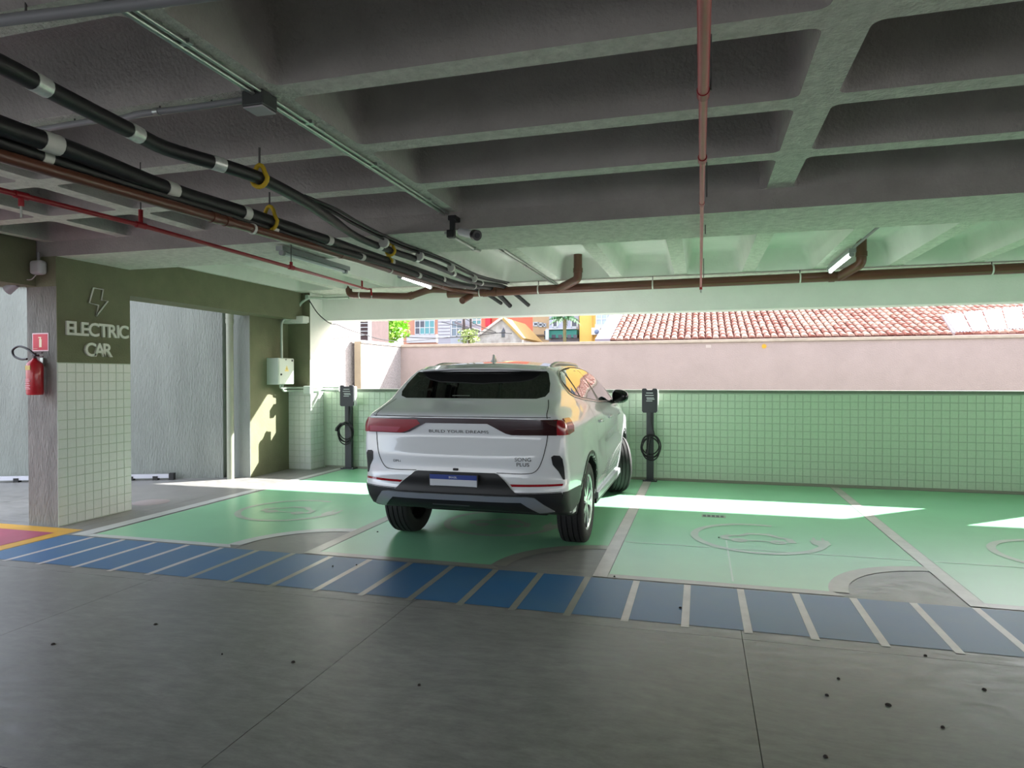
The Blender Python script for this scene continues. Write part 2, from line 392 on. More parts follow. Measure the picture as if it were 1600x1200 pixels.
for x, y in ((1194, 541), (1107, 541)):
    q = P(x, y, 1, PY-.004); mb = MB(); r = .06 if x == 1194 else .045
    if x == 1194:
        star = [(q[0]+(r if i % 2 == 0 else r*.55)*math.cos(PI/8*i), q[2]+(r if i % 2 == 0 else r*.55)*math.sin(PI/8*i)) for i in range(16)]
        mb.prism(star, 1, PY-.004, PY+.002); mb.build('yellow_paint_mark', M('yellow_mark', (190, 140, 20), .6), wall_far, label='small yellow paint mark')
    else:
        mb.box(q[0]-.05, q[0]+.05, PY-.003, PY+.002, q[2]-.03, q[2]+.03); mb.build('faint_patch', M('faint_patch', (170, 156, 152), .8), wall_far)
ptex = M('speckled_pink_render', (172, 164, 164), .95, rgb2=(140, 133, 134), scale=28, bump=1.0, bscale=40)
xl = P(626, 540, 1, PY)[0]; y0 = P(565, 560, 0, xl)[1]; xp = P(555, 560, 1, y0)[0]
zl = P(626, 538, 1, PY)[2]
mb = MB(); mb.box(xl-.16, xl, y0, PY, -.02, zl-.06); wl = mb.build('wall_boundary', ptex); tag(wl, 'speckled side boundary wall with stone coping', None, None, 'structure')
mb = MB(); mb.rbox(xl-.2, xl+.03, y0-.02, PY-.05, zl-.06, zl, .01); mb.build('coping', M('white_coping', (196, 190, 182), .8), wl)
mb = MB(); mb.box(xp, xl-.002, y0-.03, y0, -.02, zl-.03); mb.build('pilaster', M('tan_pilaster', (138, 126, 110), .9, var=.1), wl)

# ------------------------------------------------------------------ left piers, neighbour wall, column and olive beams
z1 = 3.31
mb = MB(); mb.box(-7.05, -6.61, 8.70, 9.69, -.02, 2.48); wall_left = mb.build('wall_left', olive); tag(wall_left, 'olive painted pier wall at the back left', None, None, 'structure')
mb = MB(); mb.box(-6.9, -6.20, 9.69, 10.40, -.02, z1); pier = mb.build('wall_pier', white_paint); tag(pier, 'white corner pier with tiled foot', None, None, 'structure')
mb = MB(); mb.box(-6.62, -6.20, 9.683, 9.69, 1.335, 2.93); mb.build('olive_panel', olive, pier)
mb = MB(); mb.box(-6.2, -6.194, 9.684, 10.07, 0.0, 1.335); mb.build('tile_bed', grout, pier)
mb = MB(); mb.box(-6.62, -6.20, 9.684, 9.69, 0.0, 1.335); mb.build('tile_bed', grout, pier)
tile_grid(pier, lambda u, v, w_: (u, 9.684-w_, v), -6.61, -6.195, 0.01, 1.33, tile_m)
tile_grid(pier, lambda u, v, w_: (-6.194+w_, u, v), 9.68, 10.07, 0.01, 1.33, tile_m)
mb = MB(); mb.box(-6.95, -6.74, 10.401, y0+.3, -.02, 4.2); o = mb.build('wall_outer_return', ptex); tag(o, 'tall speckled wall beyond the white pier', None, None, 'structure')
# right-hand pier, just outside the picture: its shadow crosses the bays
mb = MB(); mb.box(4.57, 4.87, 9.69, 10.40, -.02, z1); o = mb.build('wall_right_pier', white_paint); tag(o, 'white pier at the right end of the opening', None, None, 'structure')
# neighbour's grey wall
A = np.array([-6.612, 8.725]); B = np.array([-9.98, 7.417]); d = (B-A)/np.linalg.norm(B-A); nrm = np.array([d[1], -d[0]])
if nrm[1] > 0: nrm = -nrm
def gw(u, t, z, A=A, d=d, nrm=nrm): return (A[0]+d[0]*u-nrm[0]*t, A[1]+d[1]*u-nrm[1]*t, z)
mb = MB(); mb.box(.42, 11, 0, .2, -.02, 2.88, T=lambda q: gw(q[0], q[1], q[2])); wn = mb.build('wall_neighbour', gray_render); tag(wn, 'tall grey rendered wall outside the garage', None, None, 'structure')
mb = MB(); mb.box(.42, 11, -.03, .24, 2.88, 2.94, T=lambda q: gw(q[0], q[1], q[2])); mb.build('wall_cap', M('pale_cap', (224, 216, 212), .8), wn)
mb = MB(); mb.box(-7.05, -6.611, 8.69, 8.70, -.02, 2.9); mb.build('wall_strip', gray_render, wn)
# column
mb = MB(); mb.box(-6.735, -6.342, 5.30, 6.21, -.02, 2.775); column = mb.build('column', M('grey_column_render', (128, 128, 122), .95, var=.2, scale=10, bump=.9, bscale=50, stretch=(1, 1, .3))); tag(column, 'thick grey column with olive and tiled side face', None, None, 'structure')
mb = MB(); mb.box(-6.342, -6.335, 5.30, 6.21, 1.69, 2.775); mb.build('olive_panel', olive, column)
mb = MB(); mb.box(-6.742, -6.335, 5.293, 5.30, 2.47, 2.775); mb.build('olive_band', olive, column)
mb = MB(); mb.box(-6.342, -6.336, 5.30, 6.21, 0, 1.69); mb.build('tile_bed', grout, column)
tile_grid(column, lambda u, v, w_: (-6.338+w_, u, v), 5.302, 6.21, 0.005, 1.685, tile_m)
mb = MB(); mb.box(-6.735, -6.337, 6.21, 9.69, 2.478, 3.31); o = mb.build('beam', olive); tag(o, 'olive painted beam from the column to the back pier', None, None, 'structure')
mb = MB(); mb.box(-7.0, -6.60, -12, 5.295, 2.478, 3.31); o = mb.build('beam', olive); tag(o, 'olive painted beam on the near side of the column', None, None, 'structure')
# the garage behind and beside the camera
mb = MB(); mb.box(2.0, 16, -12.3, -12, -.02, 3.3); o = mb.build('wall_rear', concrete); tag(o, 'concrete rear wall of the garage', None, None, 'structure')
# ------------------------------------------------------------------ pipes and cables under the ceiling
black_ins = M('black_pipe_insulation', (22, 22, 23), .5, bump=.1, bscale=30)
tape = M('silver_tape', (206, 212, 206), .3, metal=.35, var=.15, scale=40)
white_tape = M('white_plastic_strap', (206, 208, 200), .5)
brown_pvc = M('brown_drain_pipe', (96, 58, 42), .32, var=.06, scale=4)
red_pipe = M('red_sprinkler_pipe', (150, 26, 36), .35)
pink_pipe = M('faded_red_pipe', (176, 78, 78), .35, var=.06, scale=8)
grey_pvc = M('grey_conduit', (128, 130, 132), .45)
yellow_sling = M('yellow_sling', (202, 170, 34), .6)
wire = M('hanging_wire', (70, 70, 68), .5)

def along(px, z=None, n=6):
    """path through pixels lying on the plane z (or on given (axis, value) planes)"""
    return [P(q[0], q[1], *(q[2] if len(q) > 2 else (2, z))) for q in px]
def at_x(path, x):
    """point of a path (list of points) whose picture is nearest to pixel column x"""
    best = None
    for a, b in zip(path[:-1], path[1:]):
        for t in np.linspace(0, 1, 9):
            q = np.array(a)*(1-t)+np.array(b)*t; e = q-CAM; c = 800+FPX*e.dot(RT)/e.dot(FW)
            if best is None or abs(c-x) < best[0]: best = (abs(c-x), q, np.array(b)-np.array(a))
    return best[1], best[2]/np.linalg.norm(best[2])
def band(parent, path, x, r, wdt, m, name='tape_band'):
    p, d = at_x(path, x); mb = MB(); mb.tube([p-d*wdt/2, p+d*wdt/2], r, 14); return mb.build(name, m, parent)
def sling(path, x, top, r, m, label, group):
    p, d = at_x(path, x); s = np.cross(d, [0, 0, 1]); s /= np.linalg.norm(s); pts = []
    for i in range(17):
        a = PI*2*(i/16)-PI/2
        pts.append(p+s*r*math.sin(a+PI/2)*1.05*(1 if math.sin(a) < .3 else .72)+np.array([0, 0, 1])*(r*math.sin(a) if math.sin(a) < 0 else top*.62*math.sin(a)))
    o = thing('sling', p+np.array([0, 0, -r]), label, 'sling', group)
    mb = MB(); mb.tube(pts, .013, 8, caps=False); mb.build('loop', m, o)
    mb = MB(); mb.tube([p+np.array([0, 0, top*.6]), p+np.array([0, 0, top*.6+.1])], .006, 6); mb.build('wire', wire, o)

# upper insulated pipe
pa = along([(-60, 75), (0, 100), (100, 152), (205, 205), (260, 232), (340, 256), (400, 276), (440, 295), (480, 317), (515, 341)], 2.66)
pa += along([(560, 371), (612, 392), (680, 415), (740, 440)], 2.69)+along([(784, 447, (1, 9.3)), (803, 458, (1, 9.65)), (826, 477, (1, 9.98))])
pa = spline(pa, 4)
t = thing('insulated_pipe', pa[0], 'black insulated pipe with silver bands, upper of the pipe runs under the ceiling', 'pipe')
mb = MB(); mb.tube(pa, [.036 if q[1] < 4.4 else .03 for q in pa], 14); mb.build('insulation', black_ins, t)
for x, wd in ((60, .07), (209, .075), (341, .07), (440, .07), (515, .07), (592, .06), (650, .06), (707, .06), (752, .06)):
    band(t, pa, x, .039 if x < 400 else .034, wd, tape)
# lower insulated pipes (two, strapped together)
pb = spline(along([(-80, 158), (0, 196), (120, 238), (265, 296), (380, 332), (440, 352), (515, 376)], 2.62)+along([(590, 402), (650, 422), (720, 445)], 2.66)+along([(764, 449, (1, 9.3)), (780, 461, (1, 9.65)), (797, 478, (1, 9.98))]), 4)
t = thing('insulated_pipe', pb[0], 'thick black insulated pipe with white straps, below the upper silver-banded pipe', 'pipe')
mb = MB(); mb.tube(pb, [.044 if q[1] < 4.4 else .036 for q in pb], 14); mb.build('insulation', black_ins, t)
for x, wd in ((78, .085), (267, .085), (383, .06), (512, .06), (610, .05), (690, .05), (740, .05)): band(t, pb, x, .048 if x < 400 else .04, wd, white_tape, 'strap')
pc = spline(along([(-80, 200), (0, 222), (120, 262), (250, 303), (380, 343), (470, 372), (540, 394)], 2.58)+along([(620, 418), (690, 442)], 2.60)+along([(742, 451, (1, 9.3)), (765, 462, (1, 9.65)), (783, 474, (1, 9.95))]), 4)
t = thing('insulated_pipe', pc[0], 'thinner black insulated pipe between the strapped pipe and the brown drain pipe', 'pipe')
mb = MB(); mb.tube(pc, [.036 if q[1] < 4.4 else .028 for q in pc], 12); mb.build('insulation', black_ins, t)
for x in (68, 425, 565, 655, 725, 755): band(t, pc, x, .040 if x < 500 else .031, .05, white_tape, 'strap')
pd = spline(along([(470, 318), (520, 338), (560, 360), (625, 390), (690, 412), (745, 437)], 2.71)+along([(792, 447, (1, 9.3))]), 4)
t = thing('cable_bundle', pd[0], 'thin black cables tied beside the upper insulated pipe near the edge beam', 'cable')
for k, (dx, dz) in enumerate(((.0, .0), (.03, .02), (-.03, .025))):
    mb = MB(); mb.tube([q+np.array([dx, 0, dz+.03]) for q in pd], .011, 8); mb.build('cable', black_ins, t)
for x in (600, 655, 705, 740): band(t, pd, x, .045, .03, white_tape, 'tie')
for path, x, top, r, lb in ((pa, 405, .12, .05, 'yellow sling loop round the upper silver-banded pipe, nearest to the joist'), (pa, 611, .1, .045, 'yellow sling loop round the upper pipe under the cross beam'), (pb, 422, .17, .06, 'yellow sling loop round the thick lower pipe'), (pb, 606, .06, .05, 'yellow sling loop round the lower pipe under the cross beam')):
    sling(path, x, top, r, yellow_sling, lb, 'yellow slings on the black pipes')
# brown drain pipe along the pipes, then across in front of the edge beam
def pipe_run(o, pts, r, m, name='pipe', n=14):
    mb = MB(); mb.tube(pts, r, n); return mb.build(name, m, o)
def collar(o, p, d, r, wd, m, name='collar'):
    p = np.array(p); d = np.array(d, float); d /= np.linalg.norm(d); mb = MB(); mb.tube([p-d*wd/2, p+d*wd/2], r, 16); return mb.build(name, m, o)
e1 = along([(-90, 215), (0, 243), (265, 320), (430, 368)], 2.52)+along([(560, 406), (650, 435)], 2.58)+along([(705, 452, (1, 9.1)), (745, 457, (1, 9.40))])
t = thing('drain_pipe', e1[0], 'long brown drain pipe running back beside the black pipes', 'pipe')
pipe_run(t, e1, .03, brown_pvc)
for x in (352, 345, 540, 690): band(t, e1, x, .035, .05, brown_pvc, 'collar')
for x in (386, 605): band(t, e1, x, .036, .02, white_tape, 'clamp')
h0, h1 = P(700, 459, 1, 9.45), P(1620, 418, 1, 9.45)
t = thing('drain_pipe', h0, 'brown drain pipe running across in front of the edge beam', 'pipe')
pipe_run(t, [h0, h0+(h1-h0)*1.7], .064, brown_pvc)
for x in (772, 790, 1345): 
    s = (x-700)/920; collar(t, h0+(h1-h0)*s, h1-h0, .071, .07, brown_pvc)
for x in (762, 871, 1069, 1299, 1563):
    s = (x-700)/920; p = h0+(h1-h0)*s; collar(t, p, h1-h0, .068, .018, white_tape, 'clamp')
    mb = MB(); mb.tube([p+np.array([0, 0, .05]), np.array([p[0], p[1], ZB])], .006, 6); mb.build('hanger_rod', wire, t)
l0, l1 = P(545, 461, 1, 9.45), P(640, 463, 1, 9.45)
pts = fillet([P(545, 437, 1, 9.45)+np.array([0, 0, .12]), l0, l1, P(672, 452, 1, 9.45), P(718, 453, 1, 9.45)], .09)
o = pipe_run(t, pts, .052, brown_pvc, 'branch'); collar(t, l1+np.array([.02, 0, .01]), P(672, 452, 1, 9.45)-l1, .06, .06, brown_pvc)
collar(t, P(563, 461, 1, 9.45), (1, 0, 0), .056, .018, white_tape, 'clamp')
pipe_run(t, [P(735, 462, 1, 9.42), P(722, 470, 1, 9.2)], .05, brown_pvc, 'cleanout')
for xa, ya, xb, yb, xt, yt in ((872, 452, 903, 436, 903, 400), (1310, 433, 1346, 412, 1349, 378)):
    a = P(xa, ya, 1, 9.45); b = P(xb, yb, 1, 9.22); c = P(xt, yt, 1, 9.22)
    pipe_run(t, fillet([a, b, (b[0], b[1], 3.24)], .06), .06, brown_pvc, 'riser')
    collar(t, (b[0], b[1], b[2]+.12), (0, 0, 1), .068, .06, brown_pvc)
# red sprinkler pipe on the left
r1 = along([(-60, 280), (0, 297), (220, 352), (455, 418)], 2.52)+along([(575, 452, (1, 9.25))])
t = thing('sprinkler_pipe', r1[0], 'thin red sprinkler pipe on the left running back to the edge beam', 'pipe')
pipe_run(t, r1, .0155, red_pipe); e = r1[-1]; pipe_run(t, [e, e+np.array([.05, 0, 0]), e+np.array([.06, 0, -.1])], .0155, red_pipe, 'drop')
for x, up in ((45, -.06), (219, .1), (450, .05), (566, .12)):
    p, d = at_x(r1, x); band(t, r1, x, .021, .07, red_pipe, 'tee'); pipe_run(t, [p, p+np.array([0, 0, up])], .014, red_pipe, 'stub')
    if up < 0: pipe_run(t, [p+np.array([0, 0, up]), p+np.array([0, 0, up-.06])], .006, galv, 'sprinkler_head')
    else: pipe_run(t, [p+np.array([0, 0, .04]), (p[0], p[1], ZB)], .004, wire, 'hanger_rod')
p = e+np.array([.06, 0, -.1]); pipe_run(t, [p, p+np.array([0, 0, -.04])], .01, galv, 'sprinkler_head')
# red sprinkler pipe straight ahead
XR = P(1097.5, 250, 2, 2.70)[0]; zr = 2.70
t = thing('sprinkler_pipe', (XR, 2, zr), 'faded red sprinkler pipe running straight back below the joists', 'pipe')
yy = [1.3, P(1098, 145, 2, zr)[1], P(1098, 248, 2, zr)[1], P(1098, 318, 2, zr)[1], 9.0]
for a, b, r in zip(yy[:-1], yy[1:], (.0225, .0185, .0155, .0135)): pipe_run(t, [(XR, a, zr), (XR, b, zr)], r, pink_pipe)
for y, r in zip(yy[1:-1], (.026, .024, .018)): collar(t, (XR, y, zr), (0, 1, 0), r, .06, red_pipe)
pipe_run(t, [(XR, 9.0, zr+.012), (XR, 9.0, zr-.04)], .018, red_pipe, 'drop'); pipe_run(t, [(XR, 9.0, zr-.04), (XR, 9.0, zr-.08)], .01, galv, 'sprinkler_head')
for y in (2.85, 4.53, 5.7, 8.2): pipe_run(t, [(XR+.03, y, zr), (XR+.03, y, ZB if y < 5 or y > 6.3 else 2.775)], .004, wire, 'hanger_rod')
# conduits
zc = ZB-.017
c0, c1 = P(180, -4, 2, zc), P(703, 338, 2, zc)
t = thing('conduit', c0, 'straight steel conduit along the underside of the joist, ending at the security camera', 'conduit')
pipe_run(t, [(-2.085, .6, zc), (-2.085, 5.28, zc)], .0135, galv); pipe_run(t, [(-2.045, .6, zc+.003), (-2.045, 5.28, zc+.003)], .009, galv, 'second_run')
for y in (2.3, 3.2, 3.95, 4.85):
    mb = MB(); mb.box(-2.11, -2.02, y-.012, y+.012, zc-.002, ZB); mb.build('clip', galv, t)
bx = P(402, 153, 2, zc); y = bx[1]
t2 = thing('junction_box', (-2.09, y, zc-.03), 'dark square junction box on the joist conduit', 'junction box')
mb = MB(); mb.rbox(-2.15, -2.03, y-.06, y+.06, zc-.06, ZB-.001, .008); mb.build('body', M('dark_grey_box', (58, 62, 60), .5), t2)
mb = MB(); mb.rbox(-2.145, -2.035, y-.055, y+.055, zc-.068, zc-.06, .003); mb.build('lid', M('grey_box_lid', (176, 172, 176), .5), t2)
cb = fillet([(-2.15, y, zc)]+along([(300, 168), (215, 178), (190, 186), (160, 186), (60, 203), (-40, 215)], 2.90), .12)
t = thing('conduit', cb[0], 'grey bent conduit from the junction box towards the black pipes', 'conduit'); pipe_run(t, cb, .016, grey_pvc)
p, d = at_x(cb, 245); collar(t, p, d, .02, .03, galv, 'clip')
for x in (330, 250, 120): 
    p, d = at_x(cb, x); pipe_run(t, [p, (p[0], p[1], ZB+.06)], .004, wire, 'hanger_rod')
cg = along([(-40, 37), (300, -4), (520, -34)], 2.885)
t = thing('conduit', cg[0], 'thick grey conduit crossing the top left corner below the joists', 'conduit'); pipe_run(t, cg, .021, grey_pvc)
for x in (40, 200): 
    p, d = at_x(cg, x); pipe_run(t, [p, (p[0], p[1], ZB+.1)], .004, wire, 'hanger_rod')
c2 = along([(745, 385, (2, 2.765)), (795, 408, (2, 2.765))])
t = thing('conduit', c2[0], 'steel conduit continuing over the cross beam to the edge beam', 'conduit')
pipe_run(t, fillet([(-2.085, 5.32, 2.76), (-2.085, 6.24, 2.76), (-2.085, 6.3, 2.90), (-2.085, 9.9, 2.91)], .05), .0135, galv)
pipe_run(t, [(-2.045, 6.3, 2.912), (-2.045, 9.9, 2.912)], .009, galv, 'second_run')
for y in (6.05, 7.0, 8.0, 9.0):
    mb = MB(); z = 2.775 if y < 6.2 else ZB; mb.box(-2.11, -2.06, y-.012, y+.012, z-.032, z); mb.build('clip', galv, t)
# security camera
q = P(707, 350, 1, 5.2)
t = thing('security_camera', q, 'white security camera on a black bracket below the cross beam', 'security camera')
x, y, z = q
mb = MB(); mb.rbox(x-.035, x+.035, y-.02, y+.095, z+.03, z+.07, .006).rbox(x-.02, x+.02, y-.02, y+.02, z-.06, z+.04, .005); mb.build('bracket', black_plastic, t)
mb = MB(); mb.rbox(x-.045, x+.02, y-.03, y+.03, z-.115, z-.05, .008); mb.build('joint', black_plastic, t)
a = P(720, 362, 1, 5.2); b = P(742, 367, 1, 5.05)
mb = MB(); mb.tube([a, (a+b)/2, b], [.032, .034, .034], 16); mb.build('housing', M('camera_white', (206, 208, 208), .4), t)
d = (b-a)/np.linalg.norm(b-a); mb = MB(); mb.tube([b-d*.01, b+d*.04], .042, 16); mb.build('lens_hood', black_plastic, t)
mb = MB(); mb.tube([b+d*.04, b+d*.043], .022, 16); mb.build('lens', M('lens_glass', (12, 14, 20), .05), t)
# tube lamps
glow = M('lamp_tube_glow', (250, 252, 255), .5, emit=6)
lampb = M('lamp_body', (150, 156, 154), .5)
def tube_lamp(a, b, label, lit=True):
    a = np.array(a); b = np.array(b); d = b-a; L = np.linalg.norm(d); d /= L
    t = thing('tube_lamp', (a+b)/2, label, 'lamp', None)
    s = np.cross(d, [0, 0, 1]); u = np.array([0, 0, 1.0])
    T = lambda q: a+d*q[1]+s*q[0]+u*q[2]
    mb = MB(); mb.box(-.035, .035, -.05, L+.05, .015, .06, T=T); mb.build('body', lampb, t)
    mb = MB(); mb.tube([a, b], .017, 12); mb.build('tube', glow if lit else M('unlit_tube', (206, 212, 212), .3), t)
    for e in (0, L):
        mb = MB(); mb.tube([a+d*(e-.02), a+d*(e+.02)], .026, 12); mb.build('end_cap', lampb, t)
    return t
a = P(1300, 419, 1, 9.0); b = P(1323, 398, 1, 7.9); tube_lamp((a[0], 7.9, 2.84), (a[0], 9.1, 2.84), 'lit white tube lamp below the joist on the right')
k = thing('conduit', (a[0], 6.4, 2.88), 'grey conduit leading to the lit tube lamp on the right', 'conduit'); pipe_run(k, [(a[0]+.01, 6.25, 2.905), (a[0]+.01, 7.85, 2.905)], .014, grey_pvc)
a = P(625, 432, 1, 7.0); tube_lamp((a[0], 7.0, a[2]), (P(672, 449, 1, 8.3)[0], 8.3, P(672, 449, 1, 8.3)[2]), 'lit tube lamp behind the brown drain pipe')
a = P(436, 380, 1, 5.4); b = P(538, 413, 1, 6.6); tube_lamp((a[0], 5.45, 2.70), (a[0], 6.6, 2.70), 'unlit tube lamp under the left part of the cross beam', False)
# fluorescent lamps over the driving lane behind the camera
for i, (x, y) in enumerate(((-3.3, -2.6), (1.8, -2.6), (6.5, -2.6), (6.5, 2.6))):
    pass

# ------------------------------------------------------------------ on the column: sign letters, extinguisher, sign, lamp
letter_m = M('white_letter', (218, 220, 208), .45)
t = thing('wall_sign', P(150, 530, 0, -6.335), 'raised white letters and lightning bolt on the olive column face', 'sign')
def on_col(y, z): return lambda u, v, w_: (-6.335+w_, y+u, z+v)
def word(s, x0, x1, yb, yt):
    a, b = P(x0, yb, 0, -6.335), P(x1, yb, 0, -6.335); size = (P(x0, yt, 0, -6.335)[2]-a[2])/.69
    ws = []
    for ch in s:
        vs, fs = text_mesh(ch, size, .022); xs = [v.x for v in vs]; ws.append((min(xs), max(xs)))
    tot = sum(b_-a_ for a_, b_ in ws); gap = ((b[1]-a[1])-tot)/(len(s)-1); y = a[1]
    for ch, (a_, b_) in zip(s, ws):
        mb = MB(); text_solid(mb, ch, size, on_col(y, a[2]), .022, center=False, bold=.022); mb.build('letter', letter_m, t); y += b_-a_+gap
word('ELECTRIC', 102, 199, 522.5, 501.5); word('CAR', 131, 174, 556, 535.5)
bolt = [P(x, y, 0, -6.335) for x, y in ((144.5, 450), (160, 452.5), (157, 469), (167, 470.5), (149, 494), (152.5, 477), (138, 473.5))]
bp = [(q[1], q[2]) for q in bolt]; cy = sum(p[0] for p in bp)/7; cz = sum(p[1] for p in bp)/7
mb = MB(); mb.tube([(-6.322, y, z) for y, z in bp], .0105, 4, closed=True); mb.build('bolt_outline', letter_m, t)
# extinguisher sign
q0, q1 = P(51, 549, 1, 5.298), P(76, 520, 1, 5.298); yF = 5.299
t = thing('fire_sign', ((q0[0]+q1[0])/2, yF, q0[2]), 'square red extinguisher sign on the grey column face', 'sign')
mb = MB(); mb.box(q0[0], q1[0], yF-.004, yF, q0[2], q1[2]); mb.build('plate', M('sign_pink_white', (232, 200, 206), .5), t)
s = .012; mb = MB(); mb.box(q0[0]+s, q1[0]-s, yF-.0055, yF-.0035, q0[2]+s, q1[2]-s); mb.build('red_field', M('sign_red', (206, 36, 58), .5), t)
cx, z = (q0[0]+q1[0])/2+.003, q0[2]; mb = MB(); h = q1[2]-q0[2]
mb.box(cx-.017, cx+.017, yF-.0066, yF-.005, z+.22*h, z+.66*h).box(cx-.009, cx+.009, yF-.0066, yF-.005, z+.66*h, z+.72*h).box(cx-.026, cx+.012, yF-.0066, yF-.005, z+.72*h, z+.78*h); mb.build('pictogram', M('sign_cream', (240, 226, 190), .5), t)
mb = MB(); mb.box(q0[0]+.02, q0[0]+.07, yF-.0066, yF-.005, z+.14*h, z+.155*h); mb.build('small_line', M('sign_cream', (240, 226, 190), .5), t)
# extinguisher
ex, ez = P(54, 617, 1, 5.2)[0], P(54, 617, 1, 5.2)[2]; ey = 5.205; hz_ = P(54, 560, 1, 5.2)[2]-ez; rr = (P(68, 590, 1, 5.2)[0]-P(41, 590, 1, 5.2)[0])*.33
t = thing('fire_extinguisher', (ex, ey, ez), 'red fire extinguisher with black hose hung on the column', 'fire extinguisher')
redg = M('extinguisher_red', (176, 24, 36), .3, coat=.4)
mb = MB(); mb.lathe([(.001, 0), (rr*.9, 0), (rr, .015), (rr, hz_*.78), (rr*.9, hz_*.86), (rr*.6, hz_*.93), (rr*.3, hz_*.97), (rr*.3, hz_), (.001, hz_)], (ex, ey, ez), 2, 28); mb.build('cylinder', redg, t)
mb = MB(); mb.tube([(ex, ey, ez+hz_), (ex, ey, ez+hz_+.05)], .016, 12).tube([(ex-.02, ey, ez+hz_+.03), (ex+.05, ey, ez+hz_+.03)], .012, 10); mb.build('valve', M('dark_valve', (60, 40, 44), .4, metal=.5), t)
mb = MB(); mb.rbox(ex-.005, ex+.1, ey-.01, ey+.01, ez+hz_+.05, ez+hz_+.06, .003).rbox(ex+.0, ex+.11, ey-.009, ey+.009, ez+hz_+.012, ez+hz_+.022, .003); mb.build('handle', M('extinguisher_lever', (70, 22, 34), .4), t)
hose = spline([P(x, y, 1, 5.18) for x, y in ((56, 556), (44, 546), (30, 541), (20, 547), (22, 556), (32, 561), (42, 561))], 6)
mb = MB(); mb.tube(hose, .0115, 10); mb.build('hose', black_plastic, t)
mb = MB(); mb.box(ex-.03, ex+.03, ey-rr-.002, ey-rr*.86, ez+hz_*.68, ez+hz_*.8); mb.build('yellow_label', M('label_yellow', (206, 178, 96), .5), t)
lab = M('label_print', (214, 150, 160), .5)
mb = MB()
for k, z in enumerate((.16, .2, .25, .31, .37, .42)):
    mb.box(ex-.035, ex+.03-.01*(k % 2), ey-rr-.0015, ey-rr*.84, ez+hz_*z, ez+hz_*z+.007)
mb.build('label_lines', lab, t)
mb = MB(); mb.box(ex-.02, ex+.02, ey+rr-.004, 5.30, ez+hz_*.8, ez+hz_*1.02); mb.build('wall_bracket', galv, t)
# rounded white box and small floodlight by the column head
q = P(56, 418, 1, 5.22); x, y, z = q
t = thing('emergency_lamp', (x, y, z-.07), 'rounded white box lamp at the top of the column', 'lamp')
mb = MB(); mb.rbox(x-.075, x+.075, 5.2, 5.292, z-.07, z+.075, .03); mb.build('case', M('white_case', (196, 198, 198), .4), t)
mb = MB(); mb.tube([(x, 5.25, z+.07), (x, 5.25, z+.16)], .014, 10); mb.build('conduit_stub', grey_pvc, t)
f = P(20, 449, 1, 5.2)
t = thing('floodlight', f, 'small grey floodlight hanging beside the column', 'lamp')
mb = MB(); mb.tube([f+np.array([.05, 0, .03]), f+np.array([-.04, -.03, -.035])], [.035, .05], 14); mb.build('head', M('floodlight_grey', (176, 174, 180), .4), t)
mb = MB(); mb.tube([f+np.array([.035, .01, .03]), f+np.array([.03, .02, .1]), (f[0]+.03, 5.2, 2.49)], .008, 8); mb.build('arm', grey_pvc, t)
mb = MB(); mb.tube(spline([f+np.array([.03, .02, .08]), P(34, 436, 1, 5.2), P(48, 437, 1, 5.2), P(56, 430, 1, 5.2)], 5), .006, 6); mb.build('cord', M('pale_cord', (186, 184, 184), .5), t)

# ------------------------------------------------------------------ on the back-left pier: switch box, conduits, light box, down pipe
XW = -6.61
q0, q1 = P(417, 601, 1, 9.10), P(445, 559, 1, 9.10)
x0 = q0[0]; zb_, zt_ = q0[2], q1[2]
t = thing('switch_box', (x0, 9.3, zb_), 'pale grey electrical cabinet with yellow warning sign on the olive pier', 'electrical box')
cabm = M('cabinet_grey', (196, 208, 198), .45)
mb = MB(); mb.rbox(-6.61, -6.41, 9.12, 9.54, zb_, zt_, .008); mb.build('case', cabm, t)
mb = MB(); mb.rbox(-6.62, -6.40, 9.105, 9.12, zb_+.0, zt_-.0, .004); d_ = mb.build('side_plate', cabm, t)
mb = MB(); mb.rbox(-6.41, -6.40, 9.13, 9.53, zb_+.01, zt_-.01, .004); d_ = mb.build('door', cabm, t)
yc, zc_ = 9.33, (zb_+zt_)/2+.05
mb = MB(); mb.prism([(yc-.055, zc_-.05), (yc+.055, zc_-.05), (yc, zc_+.05)], 0, -6.40, -6.398); mb.build('warning_sign', M('warning_yellow', (222, 206, 120), .5), d_)
mb = MB(); mb.prism([(yc-.006, zc_-.04), (yc+.012, zc_-.005), (yc, zc_-.005), (yc+.006, zc_+.03), (yc-.012, zc_-.012), (yc, zc_-.012)], 0, -6.398, -6.397); mb.build('bolt_mark', black_plastic, d_)
mb = MB(); mb.lathe([(.001, .012), (.014, .012), (.016, 0)], (-6.40, 9.18, (zb_+zt_)/2-.05), 0, 14); mb.build('lock', black_plastic, d_)
mb = MB(); mb.prism([(9.29, zt_-.015), (9.33, zt_-.015), (9.31, zt_-.04)], 0, -6.40, -6.3985); mb.build('small_label', black_plastic, d_)
mb = MB(); mb.box(-6.40, -6.3985, 9.46, 9.5, zt_-.05, zt_-.02); mb.build('small_label', black_plastic, d_)
gc = M('pale_conduit', (178, 192, 180), .4, metal=.3)
t = thing('conduit', (-6.58, 9.4, 1.3), 'pale conduits looping from the cabinet along the pier to the left charger', 'conduit')
zq = 1.36
for k, (dz, yy_) in enumerate(((0, 9.30), (-.05, 9.36))):
    mb = MB(); mb.tube(fillet([(-6.5+.0*k, yy_, zb_+.01), (-6.5, yy_, zq+dz), (-6.5, 9.60, zq+dz), (-6.16, 9.64, zq+dz), (-6.16, 9.98, zq+dz), (-5.84, 10.0, zq+dz)], .09), .018, 10); mb.build('run', gc, t)
